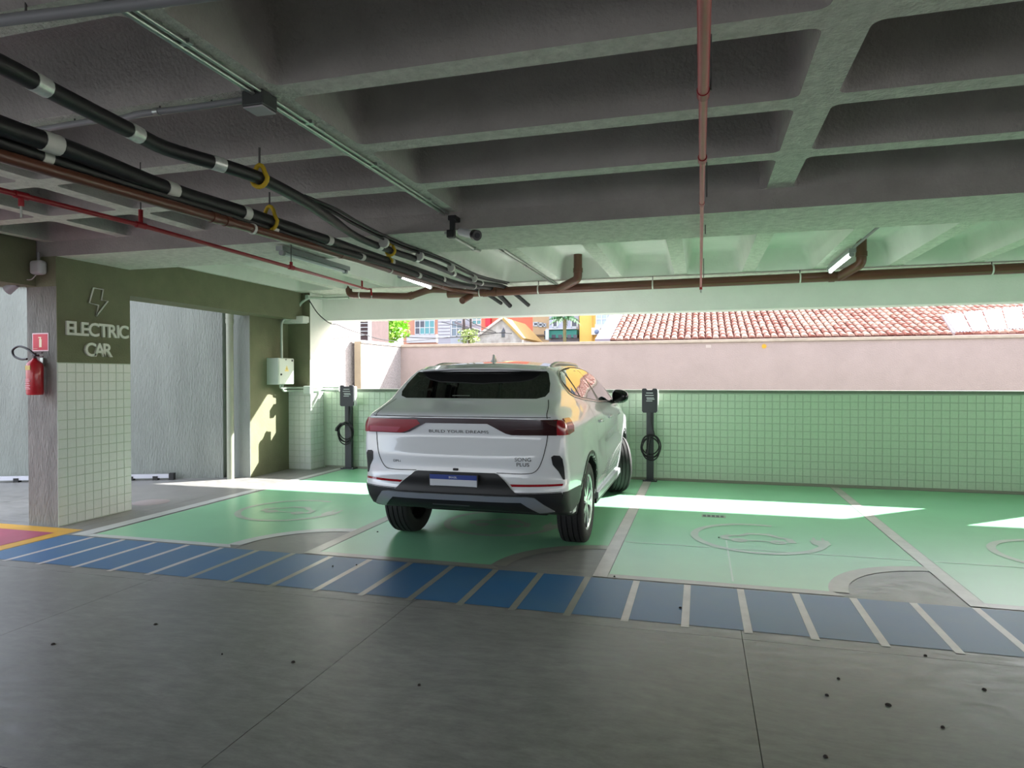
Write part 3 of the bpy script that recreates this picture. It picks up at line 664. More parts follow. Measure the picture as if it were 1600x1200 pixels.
mb = MB(); mb.rbox(-6.26, -6.13, 9.57, 9.675, zq-.10, zq+.03, .01); mb.build('corner_box', cabm, t)
t = thing('conduit', (-6.5, 9.5, zt_), 'conduit bending from the cabinet top to the white light box', 'conduit')
zl_ = P(460, 500, 1, 9.55)[2]
mb = MB(); mb.tube(fillet([(-6.5, 9.34, zt_-.01), (-6.5, 9.34, zl_+.01), (-6.42, 9.6, zl_+.01)], .12), .02, 10); mb.build('run', gc, t)
a, b = P(444, 505, 1, 9.6), P(479, 494, 1, 9.6)
t = thing('light_box', ((a[0]+b[0])/2, 9.6, a[2]), 'flat white light box on the olive corner pier', 'lamp')
mb = MB(); mb.rbox(a[0], b[0], 9.50, 9.68, a[2], b[2], .012); mb.build('case', M('white_case2', (222, 226, 216), .4), t)
mb = MB(); mb.rbox(a[0]+.02, b[0]-.02, 9.52, 9.66, a[2]-.012, a[2], .004); mb.build('lens', M('lens_pale', (236, 238, 232), .3), t)
t = thing('conduit', (-6.3, 9.65, 2.6), 'grey conduit arching from the light box and along the edge beam', 'conduit')
mb = MB(); mb.tube(fillet([P(466, 494, 1, 9.62), P(467, 476, 1, 9.62), P(482, 465, 1, 9.62), P(500, 466, 1, 9.95), P(545, 465, 1, 9.95)], .12), .02, 10); mb.build('run', gc, t)
a = P(481, 464, 1, 9.62); mb = MB(); mb.rbox(a[0]-.03, a[0]+.03, 9.58, 9.64, a[2]-.03, a[2]+.03, .006); mb.build('clip', gc, t)
t = thing('cable', P(484, 472, 1, 9.66), 'slack black cable drooping from the pier to the outside', 'cable')
mb = MB(); mb.tube(spline([P(x, y, 1, Y) for x, y, Y in ((483, 469, 9.64), (497, 490, 9.75), (515, 505, 10.0), (526, 507, 10.5), (545, 515, 11.5), (570, 523, 12.5), (600, 531, 13.6), (640, 533, 15), (700, 527, 18))], 5), .009, 6); mb.build('wire', black_plastic, t)
dp = P(371, 746, 2, 0)
dpm = M('grey_down_pipe', (150, 154, 136), .5, var=.06)
t = thing('down_pipe', (dp[0], dp[1], 0), 'grey down pipe in the corner by the olive pier', 'pipe')
x, y = -6.83, 8.52; z = P(372, 495, 1, y)[2]
mb = MB(); mb.tube([(x, y, 0), (x, y, z)], .052, 18); mb.build('pipe', dpm, t)
mb = MB(); mb.tube(fillet([(x, y, z-.02), (x, y, z+.1), (x+.2, y+.02, z+.1)], .09), .058, 16); mb.build('elbow', dpm, t)
mb = MB(); mb.tube([(x, y, z-.1), (x, y, z-.03)], .06, 18); mb.build('collar', dpm, t)
# boom lying along the foot of the neighbour's wall
t = thing('white_boom', gw(1.9, -.08, .04), 'white metal bar with dark fittings lying at the foot of the grey wall', 'bar')
mb = MB(); mb.box(1.12, 3.6, -.14, -.08, .03, .085, T=lambda q: gw(*q)); mb.build('bar', M('boom_white', (204, 204, 212), .4), t)
for u in (1.12, 1.35, 1.7, 3.3):
    mb = MB(); mb.box(u-.03, u+.04, -.15, -.07, .0, .06 if u > 1.2 else .1, T=lambda q: gw(*q)); mb.build('fitting', black_plastic, t)
mb = MB(); q = P(236, 785, 2, 0); mb.lathe([(.001, .004), (.2, .004), (.21, .0015)], (q[0], q[1], 0), 2, 28); tag(mb.build('manhole_cover', M('manhole_iron', (150, 140, 138), .7)), 'round flat manhole cover in the floor behind the column', 'manhole cover')
# floor drain with five slots
q = P(1115, 807, 2, 0); t = thing('floor_drain', (q[0], q[1], .003), 'narrow floor drain with five dark slots in the green bay', 'drain')
mb = MB(); mb.box(q[0]-.125, q[0]+.125, q[1]-.055, q[1]+.055, .002, .0045); mb.build('plate', greyline, t)
for k in range(5):
    mb = MB(); mb.box(q[0]-.112+.046*k, q[0]-.08+.046*k, q[1]-.047, q[1]+.047, .004, .0055); mb.build('slot', black_plastic, t)
# dry leaves and grit on the floor
leafm = M('dark_dry_leaf', (46, 40, 36), .9)
for x, y, s, lb in ((83, 1007, .02, 'dark leaf crumb on bare grey floor at the far left, nearest the rose field'), (243, 976, .02, 'small flat dark leaf on grey floor just ahead of the left blue cells'), (458, 1035, .018, 'dark round speck on grey floor, left of the long lengthwise joint'),
        (655, 1071, .014, 'tiny dark speck on grey floor, right of the long lengthwise joint'), (347, 1023, .008, 'faintest tiny speck on grey floor left of the round dark speck'), (1063, 951, .018, 'dark speck lying on a blue cell right of the car'),
        (1310, 1061, .014, 'upper of two small specks close together on the right grey floor'), (1292, 1087, .016, 'lower of two small specks close together on the right grey floor'), (1388, 1102, .024, 'largest black leaf crumb on the right grey floor'),
        (1473, 1137, .014, 'small dark speck nearer than the largest black crumb, to its right'), (1538, 1078, .018, 'dark speck on grey floor close to the right edge'), (1290, 1183, .016, 'nearest dark speck at the bottom right, beside the right joint'),
        (1446, 1025, .016, 'dark speck just ahead of the last blue cells on the right'), (590, 832, .016, 'dark speck on the green paint beside the left rear tyre'), (960, 902, .014, 'dark speck at the corner of the bay line right of the car'),
        (520, 886, .012, 'left of two tiny specks on the blue cells left of the car'), (557, 884, .012, 'right of two tiny specks on the blue cells left of the car'), (1123, 841, .012, 'tiny dark speck inside the ring symbol right of the car')):
    q = P(x, y, 2, 0); mb = MB(); s *= .62
    mb.lathe([(.001, .008), (s*.7, .006), (s, .0)], (q[0], q[1], .001 if y > 960 else .005), 2, 7)
    tag(mb.build('dry_leaf', leafm), lb, 'leaf', 'specks of dry leaf on the floor')

# ------------------------------------------------------------------ chargers
def charger(px_post, label, side):
    """post, wall box and coiled cable; px: left/right of post at foot, box rectangle, coil centre and plug"""
    (pl, pr, pb), (bl, bt, br, bb), (cx, cy, cr), (gx, gy), Y = px_post
    a, b = P(pl, pb, 1, Y), P(pr, pb, 1, Y); xm = (a[0]+b[0])/2; wd = (b[0]-a[0])/2
    t = thing('car_charger', (xm, Y+.04, 0), label, 'charger')
    darkm = M('charger_dark_grey', (44, 46, 52), .45); postm = M('charger_post', (52, 54, 60), .45)
    u0, u1 = P(bl, bt, 1, Y-.1), P(br, bb, 1, Y-.1)
    mb = MB(); mb.rbox(xm-wd*2, xm+wd*2, Y-.05, Y+.10, .0, .02, .004); mb.build('base_plate', postm, t)
    for sx in (-1, 1):
        mb = MB(); mb.tube([(xm+sx*wd*1.6, Y-.03, .02), (xm+sx*wd*1.6, Y-.03, .03)], .01, 8); mb.build('bolt', galv, t)
    mb = MB(); mb.rbox(xm-wd, xm+wd, Y, Y+.07, .02, u1[2]+.1, .006); mb.build('post', postm, t)
    x0, x1, z0, z1 = u0[0], u1[0], u1[2], u0[2]; n = (x1-x0)*.28; dz = .02
    mb = MB(); mb.rbox(x0-.004, x1+.012, Y-.075, Y+.01, z0+.004, z1-.02, .012); mb.build('back_case', M('charger_white_case', (206, 212, 208), .4), t)
    poly = [(x0, z0+.02), (x0+.02, z0), (x1-.02, z0), (x1, z0+.02), (x1, z1-.015), (x1-.015, z1), (x1-n, z1), (x1-n-.012, z1-dz), (x0+n+.012, z1-dz), (x0+n, z1), (x0+.015, z1), (x0, z1-.015)]
    mb = MB(); mb.prism(poly, 1, Y-.1, Y-.07); fr = mb.build('front_cover', darkm, t)
    prt = M('charger_print', (190, 196, 196), .5); w_ = x1-x0; h = z1-z0; mb = MB()
    for fx, fz, fw in ((.28, .80, .44), (.22, .70, .55), (.30, .60, .48), (.32, .545, .50), (.28, .47, .40)):
        mb.box(x0+fx*w_, x0+(fx+fw)*w_, Y-.1012, Y-.0995, z0+fz*h, z0+(fz+.028)*h)
    mb.build('printed_lines', prt, fr)
    c = P(cx, cy, 1, Y-.04); R0 = cr/(1040/ (np.dot(c-CAM, FW)))
    for k in range(4):
        pts = []; ry = R0*(1.0+.16*(k % 2)); rx = R0*(.86+.1*((k*2) % 3)/2); off = (-.012*k)
        for i in range(28):
            an = 2*PI*i/28; pts.append((c[0]+rx*math.cos(an)+.012*(k % 2), Y-.015-.016*k-.02*abs(math.cos(an)), c[2]+ry*math.sin(an)-.02*k))
        mb = MB(); mb.tube(pts, .0095, 8, closed=True); mb.build('cable_coil', black_plastic, t)
    g0 = P(gx, gy, 1, Y-.08); mb = MB(); e = c+np.array([0, -.04, R0*.85])
    mb.tube([e, (e+g0)/2+np.array([0, 0, .03]), g0], [.014, .02, .02], 10).tube([g0, g0+np.array([-.012, -.01, -.06])], .027, 12); mb.build('plug', black_plastic, t)
    mb = MB(); mb.tube(spline([(xm+wd*.4, Y-.012, z0+.01), (xm+wd*.5, Y-.025, z0-.15), (c[0]+R0*.4, Y-.03, c[2]+R0)], 5), .0095, 8); mb.build('cable_lead', black_plastic, t)
    return t
charger(((539, 549, 729), (531, 602, 552, 635), (540, 673, 13.5), (527, 668), 9.93), 'dark car charger post beside the white pier at the left', -1)
charger(((1010, 1021, 750), (1003, 607, 1027, 645), (1016, 695, 15.5), (1012, 703), 9.90), 'dark car charger post between two bays, right of the white car', 1)
# ------------------------------------------------------------------ the white car
CARX, CARY = -1.93, 6.12
W_ = lambda x, y, z: (CARX+x, CARY+y, z)
carpaint = M('car_white_paint', (226, 230, 234), .22, coat=1.0, spec=.5)
carblack = M('car_black_plastic', (24, 25, 27), .5)
archm = M('car_arch_trim', (38, 41, 41), .42)
glassm = M('car_privacy_glass', (6, 7, 8), .03, spec=.45)
sideglass = M('car_side_glass', (30, 32, 34), .02, spec=1.0, coat=1.0)
lampred = M('tail_lamp_red', (150, 20, 32), .12, coat=.4)
lampdark = M('tail_lamp_dark', (44, 4, 10), .06, coat=1.0)
chrome = M('car_chrome', (196, 198, 198), .18, metal=1.0)
silver = M('car_silver_trim', (170, 174, 178), .3, metal=.6)
seam = M('car_panel_gap', (26, 28, 28), .7)
badge = M('car_badge_grey', (92, 96, 98), .25, metal=.8)
rubber = M('tyre_rubber', (26, 26, 27), .75, bump=.1, bscale=80)
alloy = M('alloy_wheel', (200, 202, 204), .25, metal=.9)
car = thing('car', W_(0, 0, 0), 'white suv parked in the green bay, seen from behind', 'car')

def lut(kn, s):
    xs = np.arange(kn[0][0]-.6, kn[-1][0]+.6, .005); ys = np.interp(xs, [k[0] for k in kn], [k[1] for k in kn])
    g = np.exp(-.5*(np.arange(-int(4*s/.005), int(4*s/.005)+1)*.005/s)**2); g /= g.sum(); h = len(g)//2
    ys = np.convolve(np.pad(ys, h, mode='edge'), g, 'valid')
    return lambda q: np.interp(q, xs, ys)
Sx = lut([(.2,.88),(.34,.925),(.5,.955),(.70,.972),(.86,.966),(.95,.966),(1.03,.962),(1.10,.955),(1.16,.935),(1.22,.905),(1.27,.875),(1.42,.805),(1.56,.720),(1.64,.655),(1.72,.56)], .022)
Plow = lut([(-1.2,.905),(-.8,.935),(-.4,.985),(0,1.0),(2.8,1.0),(3.2,.985),(3.6,.93),(3.85,.86)], .12)
Pup = lut([(-1.0,.88),(-.6,.925),(-.1,.985),(.5,1.0),(1.6,1.0),(2.4,.985),(3,.97)], .12)
Rz = lut([(.2,-.72),(.33,-.80),(.42,-.93),(.50,-1.01),(.575,-1.045),(.64,-1.04),(.70,-.995),(.80,-.985),(.88,-.992),(.95,-.975),(1.05,-.955),(1.10,-.965),(1.195,-.972),(1.225,-.968),(1.25,-.905),(1.335,-.68),(1.575,-.345),(1.60,-.40),(1.64,-.405),(1.68,-.30),(1.74,-.1)], .011)
Cz = lut([(.3,.20),(.60,.21),(.80,.15),(1.0,.10),(1.1,.09),(1.2,.10),(1.35,.16),(1.6,.14),(1.7,.10)], .04)
Ty = lut([(-.7,1.62),(-.4,1.643),(-.15,1.668),(.3,1.694),(.9,1.700),(1.4,1.682),(1.75,1.62),(2.1,1.47),(2.62,1.185),(2.8,1.12),(3.3,1.05),(3.6,.98),(3.76,.86),(3.85,.66)], .06)
Zb = lut([(-1.2,.46),(-.85,.43),(-.5,.34),(-.3,.30),(3.3,.29),(3.9,.27)], .05)
def smax(a, b, k):
    h = np.clip(.5+.5*(a-b)/k, 0, 1); return b*(1-h)+a*h+k*h*(1-h)
def body_sdf(x, y, z):
    ax = np.abs(x); up = np.clip((z-1.12)/.18, 0, 1); up = up*up*(3-2*up)
    pl = Plow(y)*(1-up)+Pup(y)*up
    # a light-catching hollow along the doors and full haunches over the wheels
    side = ax-Sx(z)*pl + .012*np.exp(-((z-.78)/.13)**2)*np.exp(-((y-1.4)/.85)**2)
    rear = Rz(z)+Cz(z)*(ax/.9)**4-y
    roof = z-(Ty(y)-.05*(ax/.62)**2*np.clip((z-1.2)/.2, 0.35, 1))
    frnt = y-(3.76-.32*(ax/.9)**3-.10*np.clip((.55-z)/.3, 0, 1))
    bott = Zb(y)-z
    f = smax(side, rear, .05); f = smax(f, roof, .07); f = smax(f, frnt, .10); f = smax(f, bott, .03)
    for cy in (0.0, 2.80):
        w_ = np.maximum(np.hypot(y-cy, z-.375)-.425, .50-ax); f = np.maximum(f, -w_)
    return f
def surface_net(fn, lo, hi, h):
    ax = [np.arange(lo[i], hi[i]+h, h) for i in range(3)]; X, Y, Z = np.meshgrid(*ax, indexing='ij'); F = fn(X, Y, Z)
    n = F.shape; ins = F < 0
    cnt = np.zeros((n[0]-1, n[1]-1, n[2]-1)); acc = np.zeros(cnt.shape+(3,))
    offs = [(i, j, k) for i in (0, 1) for j in (0, 1) for k in (0, 1)]
    sl = lambda o, m: tuple(slice(o[a], n[a]-1+o[a]) for a in range(3))
    for o in offs:
        for a in range(3):
            if o[a]: continue
            p = list(o); p[a] = 1; f0, f1 = F[sl(o, n)], F[sl(p, n)]; c = (f0 < 0) != (f1 < 0)
            t = np.where(c, f0/(f0-f1+1e-12), 0)
            for b in range(3): acc[..., b] += np.where(c, (t if b == a else o[b]), 0)
            cnt += c
    act = cnt > 0; idx = -np.ones(cnt.shape, int); idx[act] = np.arange(act.sum()); I = np.argwhere(act)
    V = (I+acc[act]/cnt[act][:, None])*h+np.array([a[0] for a in ax])
    for _ in range(4):                                     # settle on the surface
        e = 1e-3; f0 = fn(*V.T); g = np.stack([(fn(*(V+d).T)-fn(*(V-d).T))/(2*e) for d in np.eye(3)*e], 1)
        st = (f0/np.maximum((g**2).sum(1), .3))[:, None]*g; V -= np.clip(st, -h*.4, h*.4)
    Q = []
    for a in range(3):
        b, c = (a+1) % 3, (a+2) % 3
        s0 = [slice(1, n[i]-1) for i in range(3)]; s0[a] = slice(0, n[a]-1); s1 = list(s0); s1[a] = slice(1, n[a])
        ch = ins[tuple(s0)] != ins[tuple(s1)]; e = np.argwhere(ch); fl = ins[tuple(s0)][ch]
        for i in range(3):
            if i != a: e[:, i] += 1
        def cell(db, dc):
            q = e.copy(); q[:, b] -= db; q[:, c] -= dc; return idx[tuple(q.T)]
        q = np.stack([cell(1, 1), cell(0, 1), cell(0, 0), cell(1, 0)], 1); q[~fl] = q[~fl][:, ::-1]; Q.append(q)
    Q = np.concatenate(Q); return V, Q[(Q >= 0).all(1)]
V, Q = surface_net(body_sdf, (-1.06, -1.16, .22), (1.06, 3.90, 1.78), .024)
cen = V[Q].mean(1); well = np.zeros(len(Q), bool)
for cy in (0.0, 2.80): well |= (np.hypot(cen[:, 1]-cy, cen[:, 2]-.375) < .43) & (np.abs(cen[:, 0]) < .968)
well |= cen[:, 2] < Zb(cen[:, 1])+.03
mb = MB(); mb.add([W_(*q) for q in V], Q.tolist(), 0, True); mb.mi = [1 if q else 0 for q in well]
body = mb.build('body_shell', [carpaint, carblack], car, base=W_(0, 0, 0))
body.modifiers.new('edges', 'EDGE_SPLIT').split_angle = math.radians(48)
bvh = BVHTree.FromPolygons([tuple(q) for q in V], [tuple(q) for q in Q])
def hit(u, v, ax):
    """point and normal of the body seen from behind (ax 'r'), from the right 'x', left 'l' or from above 'z'"""
    if ax == 'r': o, d = Vector((u, -4, v)), Vector((0, 1, 0))
    elif ax == 'x': o, d = Vector((4, u, v)), Vector((-1, 0, 0))
    elif ax == 'l': o, d = Vector((-4, u, v)), Vector((1, 0, 0))
    else: o, d = Vector((u, v, 4)), Vector((0, 0, -1))
    l, n, i, dd = bvh.ray_cast(o, d)
    if l is None:
        g = Vector((u, -.8, v)) if ax == 'r' else Vector((.95 if ax == 'x' else -.95, u, v)) if ax != 'z' else Vector((u, v, 1.6))
        l, n, i, dd = bvh.find_nearest(g)
    if n.dot(d) > 0: n = -n
    return l, n
def nhit(g):
    l, n, i, dd = bvh.find_nearest(Vector(g)); return l, n
def drape(poly, ax, name, mat, off=.004, res=.04, parent=None, thick=.006, label=None, flip=False):
    """a thin panel of the given outline laid on the body"""
    pts = [Vector(p) for p in poly]; ed = []; out = []
    for i, p in enumerate(pts):                            # subdivide the outline
        q = pts[(i+1) % len(pts)]; k = max(1, int((q-p).length/res))
        out += [p+(q-p)*(t/k) for t in range(k)]
    nb = len(out); a = sum(out[i].x*out[(i+1) % nb].y-out[(i+1) % nb].x*out[i].y for i in range(nb))
    if a < 0: out = out[::-1]
    x0, x1 = min(p.x for p in out), max(p.x for p in out); y0, y1 = min(p.y for p in out), max(p.y for p in out)
    inner = [Vector((x0+(i+.5)*res, y0+(j+.5)*res)) for i in range(int((x1-x0)/res)+1) for j in range(int((y1-y0)/res)+1)]
    r = geometry.delaunay_2d_cdt(out+inner, [(i, (i+1) % nb) for i in range(nb)], [], 1, 1e-5)
    vv, ff = r[0], r[2]; H = [hit(v.x, v.y, ax) for v in vv]
    top = [l+n*off for l, n in H]; n0 = len(top); bot = [l+n*(off-thick) for l, n in H]
    ec = {}
    for f in ff:
        for i in range(len(f)): ec[(f[i], f[(i+1) % len(f)])] = 1
    rim = [(b, a, a+n0, b+n0) for (a, b) in ec if (b, a) not in ec]
    mb = MB(); mb.add([W_(*q) for q in top+bot], [tuple(f) for f in ff]+rim, 0, True)
    o = mb.build(name, mat, parent or car, label=label); o.modifiers.new('edges', 'EDGE_SPLIT').split_angle = math.radians(40); return o
def strip(line, ax, name, mat, wd=.006, off=.0025, parent=None, res=.03):
    pts = [Vector(p) for p in line]; fine = []
    for p, q in zip(pts[:-1], pts[1:]):
        k = max(1, int((q-p).length/res)); fine += [p+(q-p)*(t/k) for t in range(k)]
    fine.append(pts[-1]); L = []; 
    for i, p in enumerate(fine):
        d = (fine[min(i+1, len(fine)-1)]-fine[max(i-1, 0)]).normalized(); s = Vector((-d.y, d.x))*wd/2
        for e in (-1, 1):
            l, n = hit(p.x+s.x*e, p.y+s.y*e, ax); L.append(l+n*off)
    fs = [(2*i, 2*i+1, 2*i+3, 2*i+2) for i in range(len(fine)-1)]
    mb = MB(); mb.add([W_(*q) for q in L], fs, 0, True); return mb.build(name, mat, parent or car)
def mir(poly): return [(-x, z) for x, z in poly]
def curve2(pts, n=6): return [(q[0], q[1]) for q in spline([(p[0], p[1], 0) for p in pts], n)]
# rear window, wiper strip, spoiler edge
win = [(-.60,1.345),(.60,1.345),(.665,1.362),(.688,1.40),(.675,1.47),(.635,1.560),(.615,1.580),(-.615,1.580),(-.635,1.560),(-.675,1.47),(-.688,1.40),(-.665,1.362)]
rw = drape(win, 'r', 'rear_window', glassm, .003, .035)
drape([(-.16,1.362),(.0,1.362),(.0,1.368),(-.16,1.368)], 'r', 'window_sticker', M('sticker_grey', (120, 124, 124), .5), .0045, .03, rw, .001)
mb = MB(); sp = [(-.55,-.395),(-.60,-.36),(-.55,-.30)]
lipz = [hit(x, 1.612, 'r')[0] for x in np.linspace(-.60, .60, 25)]
vs = []; fs = []
for q in lipz:
    x, y, z = q; dr = .02*(x/.6)**2
    vs += [W_(x, y+.02, 1.588-dr), W_(x, y-.055, 1.600-dr), W_(x, y-.06, 1.612-dr), W_(x, y+.06, 1.648-dr)]
for i in range(24):
    for j in range(4): fs.append((i*4+j, i*4+(j+1) % 4, i*4+4+(j+1) % 4, i*4+4+j))
fs += [(0, 1, 2, 3), (99, 98, 97, 96)]
mb.add(vs, fs, 0, True); o = mb.build('roof_spoiler', carpaint, car); o.modifiers.new('edges', 'EDGE_SPLIT').split_angle = math.radians(35)
strip([(-.62,1.60),(-.55,1.627),(0,1.640),(.55,1.627),(.62,1.60)], 'r', 'roof_gap', seam, .004) if False else None
# light bar and lamps
bar = [(-.825,1.062),(-.47,1.062),(-.42,1.075),(-.27,1.150),(.27,1.150),(.42,1.075),(.47,1.062),(.825,1.062),(.83,1.185),(.3,1.192),(-.3,1.192),(-.83,1.185)]
tl = drape(bar, 'r', 'tail_light_bar', lampdark, .012, .04, thick=.02)
for s in (1, -1):
    q = [(.825*s,1.066),(.50*s,1.066),(.44*s,1.082),(.32*s,1.142),(.35*s,1.178),(.825*s,1.178)]
    drape(q, 'r', 'tail_lamp_lens', lampred if s < 0 else lampdark, .0145, .035, tl, .003)  # twin lenses: brighter light on the left one is in its colour
    drape([(.81*s,1.072),(.54*s,1.072),(.50*s,1.112),(.81*s,1.116)], 'r', 'tail_lamp_inner', M('tail_lamp_lit_pink', (176, 66, 84), .1, coat=1.0) if s < 0 else lampdark, .0165, .035, tl, .002)  # left inner lens coloured as lit, right one as unlit
    q = [(-.80,1.060),(-.645,1.075),(-.62,1.12),(-.635,1.185),(-.80,1.188)]
    drape(q, 'x' if s > 0 else 'l', 'tail_lamp_side', lampred, .012, .03, tl, .02, label='red wrap-round lamp end')
    # closing piece round the corner
    vs = []; zs = np.linspace(1.062, 1.186, 6); n = 8
    for z in zs:
        for t in np.linspace(0, 1, n):
            g = Vector((s*(.815+.12*t), -.93+.14*t, z)); l, nn = nhit(g)
            if nn.dot(Vector((s, -1, 0))) < 0: nn = -nn
            vs.append(W_(*(l+nn*.0125)))
    fs = [(i*n+j, i*n+j+1, (i+1)*n+j+1, (i+1)*n+j) for i in range(5) for j in range(n-1)]
    mb = MB(); mb.add(vs, fs, 0, True); mb.build('tail_lamp_corner', lampred, tl)
# tailgate gaps
for s in (1, -1):
    strip(curve2([(.70*s,1.335),(.735*s,1.27),(.755*s,1.195)]), 'r', 'tailgate_gap', seam)
    strip(curve2([(.755*s,1.06),(.745*s,.98),(.715*s,.86),(.665*s,.775),(.58*s,.752),(.35*s,.755)]), 'r', 'tailgate_gap', seam)
strip([(-.78,1.203),(.78,1.203)], 'r', 'light_bar_gap', seam, .005)
strip([(-.76,1.168),(-.76,1.186)], 'r', 'lamp_gap', seam, .004) if False else None
strip([(-.86,.605),(-.5,.605)], 'r', 'bumper_gap', seam, .005); strip([(.5,.605),(.86,.605)], 'r', 'bumper_gap', seam, .005)
# bumper
lo = [(-.86,.600),(.86,.600),(.875,.55),(.815,.45),(.66,.432),(-.66,.432),(-.815,.45),(-.875,.55)]
bl = drape(lo, 'r', 'lower_bumper', carblack, .006, .05, thick=.02)
for s in (1, -1):
    ax = 'x' if s > 0 else 'l'
    drape([(-.86,.603),(-.46,.600),(-.42,.56),(-.40,.46),(-.62,.405),(-.86,.44)], ax, 'bumper_corner', carblack, .006, .04, bl, .015)
rec = [(-.335,.752),(.335,.752),(.36,.745),(.53,.592),(-.53,.592),(-.36,.745)]
rc = drape(rec, 'r', 'plate_recess', carblack, .012, .02)
sil = [(-.60,.577),(.60,.577),(.66,.568),(.795,.445),(.68,.437),(.555,.533),(-.555,.533),(-.68,.437),(-.795,.445),(-.66,.568)]
drape(sil, 'r', 'skid_trim', silver, .016, .04, bl, .02)
drape([(-.20,.480),(.12,.480),(.12,.488),(-.20,.488)], 'r', 'skid_mark', M('skid_mark_grey', (70, 74, 74), .4), .009, .03, bl, .004)
for s in (1, -1):
    q = [(.485*s,.652),(.865*s,.652),(.87*s,.668),(.47*s,.668)]
    drape(q, 'r', 'reflector', lampred, .005, .03, thick=.008)
    v = [(.785*s,.888),(.805*s,.902),(.85*s,.898),(.868*s,.872),(.876*s,.80),(.88*s,.70),(.868*s,.70),(.838*s,.765),(.795*s,.825)]
    drape(v, 'r', 'corner_vent', carblack, .004, .025)
    strip([(.915*s,.72),(.9*s,.905)], 'r', 'vent_edge', seam) if False else None
# licence plate
yb = min(hit(x, .665, 'r')[0].y for x in (-.2, 0, .2))
T = lambda q: W_(q[0], yb-.022+q[1]-(q[2]-.6)*.05, q[2])
mb = MB(); mb.rbox(-.212, .212, 0, .012, .598, .742, .004, T=T); pl = mb.build('license_plate', M('plate_frame', (30, 31, 33), .5), car)
mb = MB(); mb.box(-.203, .203, -.002, .002, .605, .735, T=T); mb.build('plate_field', M('plate_pale', (196, 200, 206), .45), pl)
mb = MB(); mb.box(-.203, .203, -.0035, 0, .697, .735, T=T); mb.build('plate_blue_band', M('plate_blue', (22, 52, 132), .4), pl)
mb = MB(); text_solid(mb, 'BRASIL', .024, lambda u, v, w_: T((u, -.0042, .707+v))); mb.build('plate_lettering', M('plate_white_print', (206, 212, 222), .5), pl)
for sx in (-.12, .12):
    mb = MB(); mb.lathe([(.001, -.006), (.006, -.005), (.006, 0)], W_(sx, yb-.024, .722), 1, 10); mb.build('plate_screw', badge, pl)
mb = MB(); q, n = hit(.0, .772, 'r'); mb.rbox(*(CARX-.022, CARX+.022), CARY+q.y-.012, CARY+q.y+.01, .762, .782, .004); mb.build('rear_camera', carblack, car)
# lettering
def car_text(s, x, z, size, sx, ax='r'):
    mb = MB()
    def pl_(u, v, w_):
        l, n = hit(x+u, z+v, 'r'); return W_(*(l+n*.003))
    text_solid(mb, s, size, pl_, sx=sx); return mb.build('lettering', badge, car)
car_text('BUILD YOUR DREAMS', .015, 1.070, .034, 1.58)
car_text('SONG', .565, .853, .042, 1.15); car_text('PLUS', .565, .812, .042, 1.15); car_text('DM-i', -.535, .815, .03, 1.2)
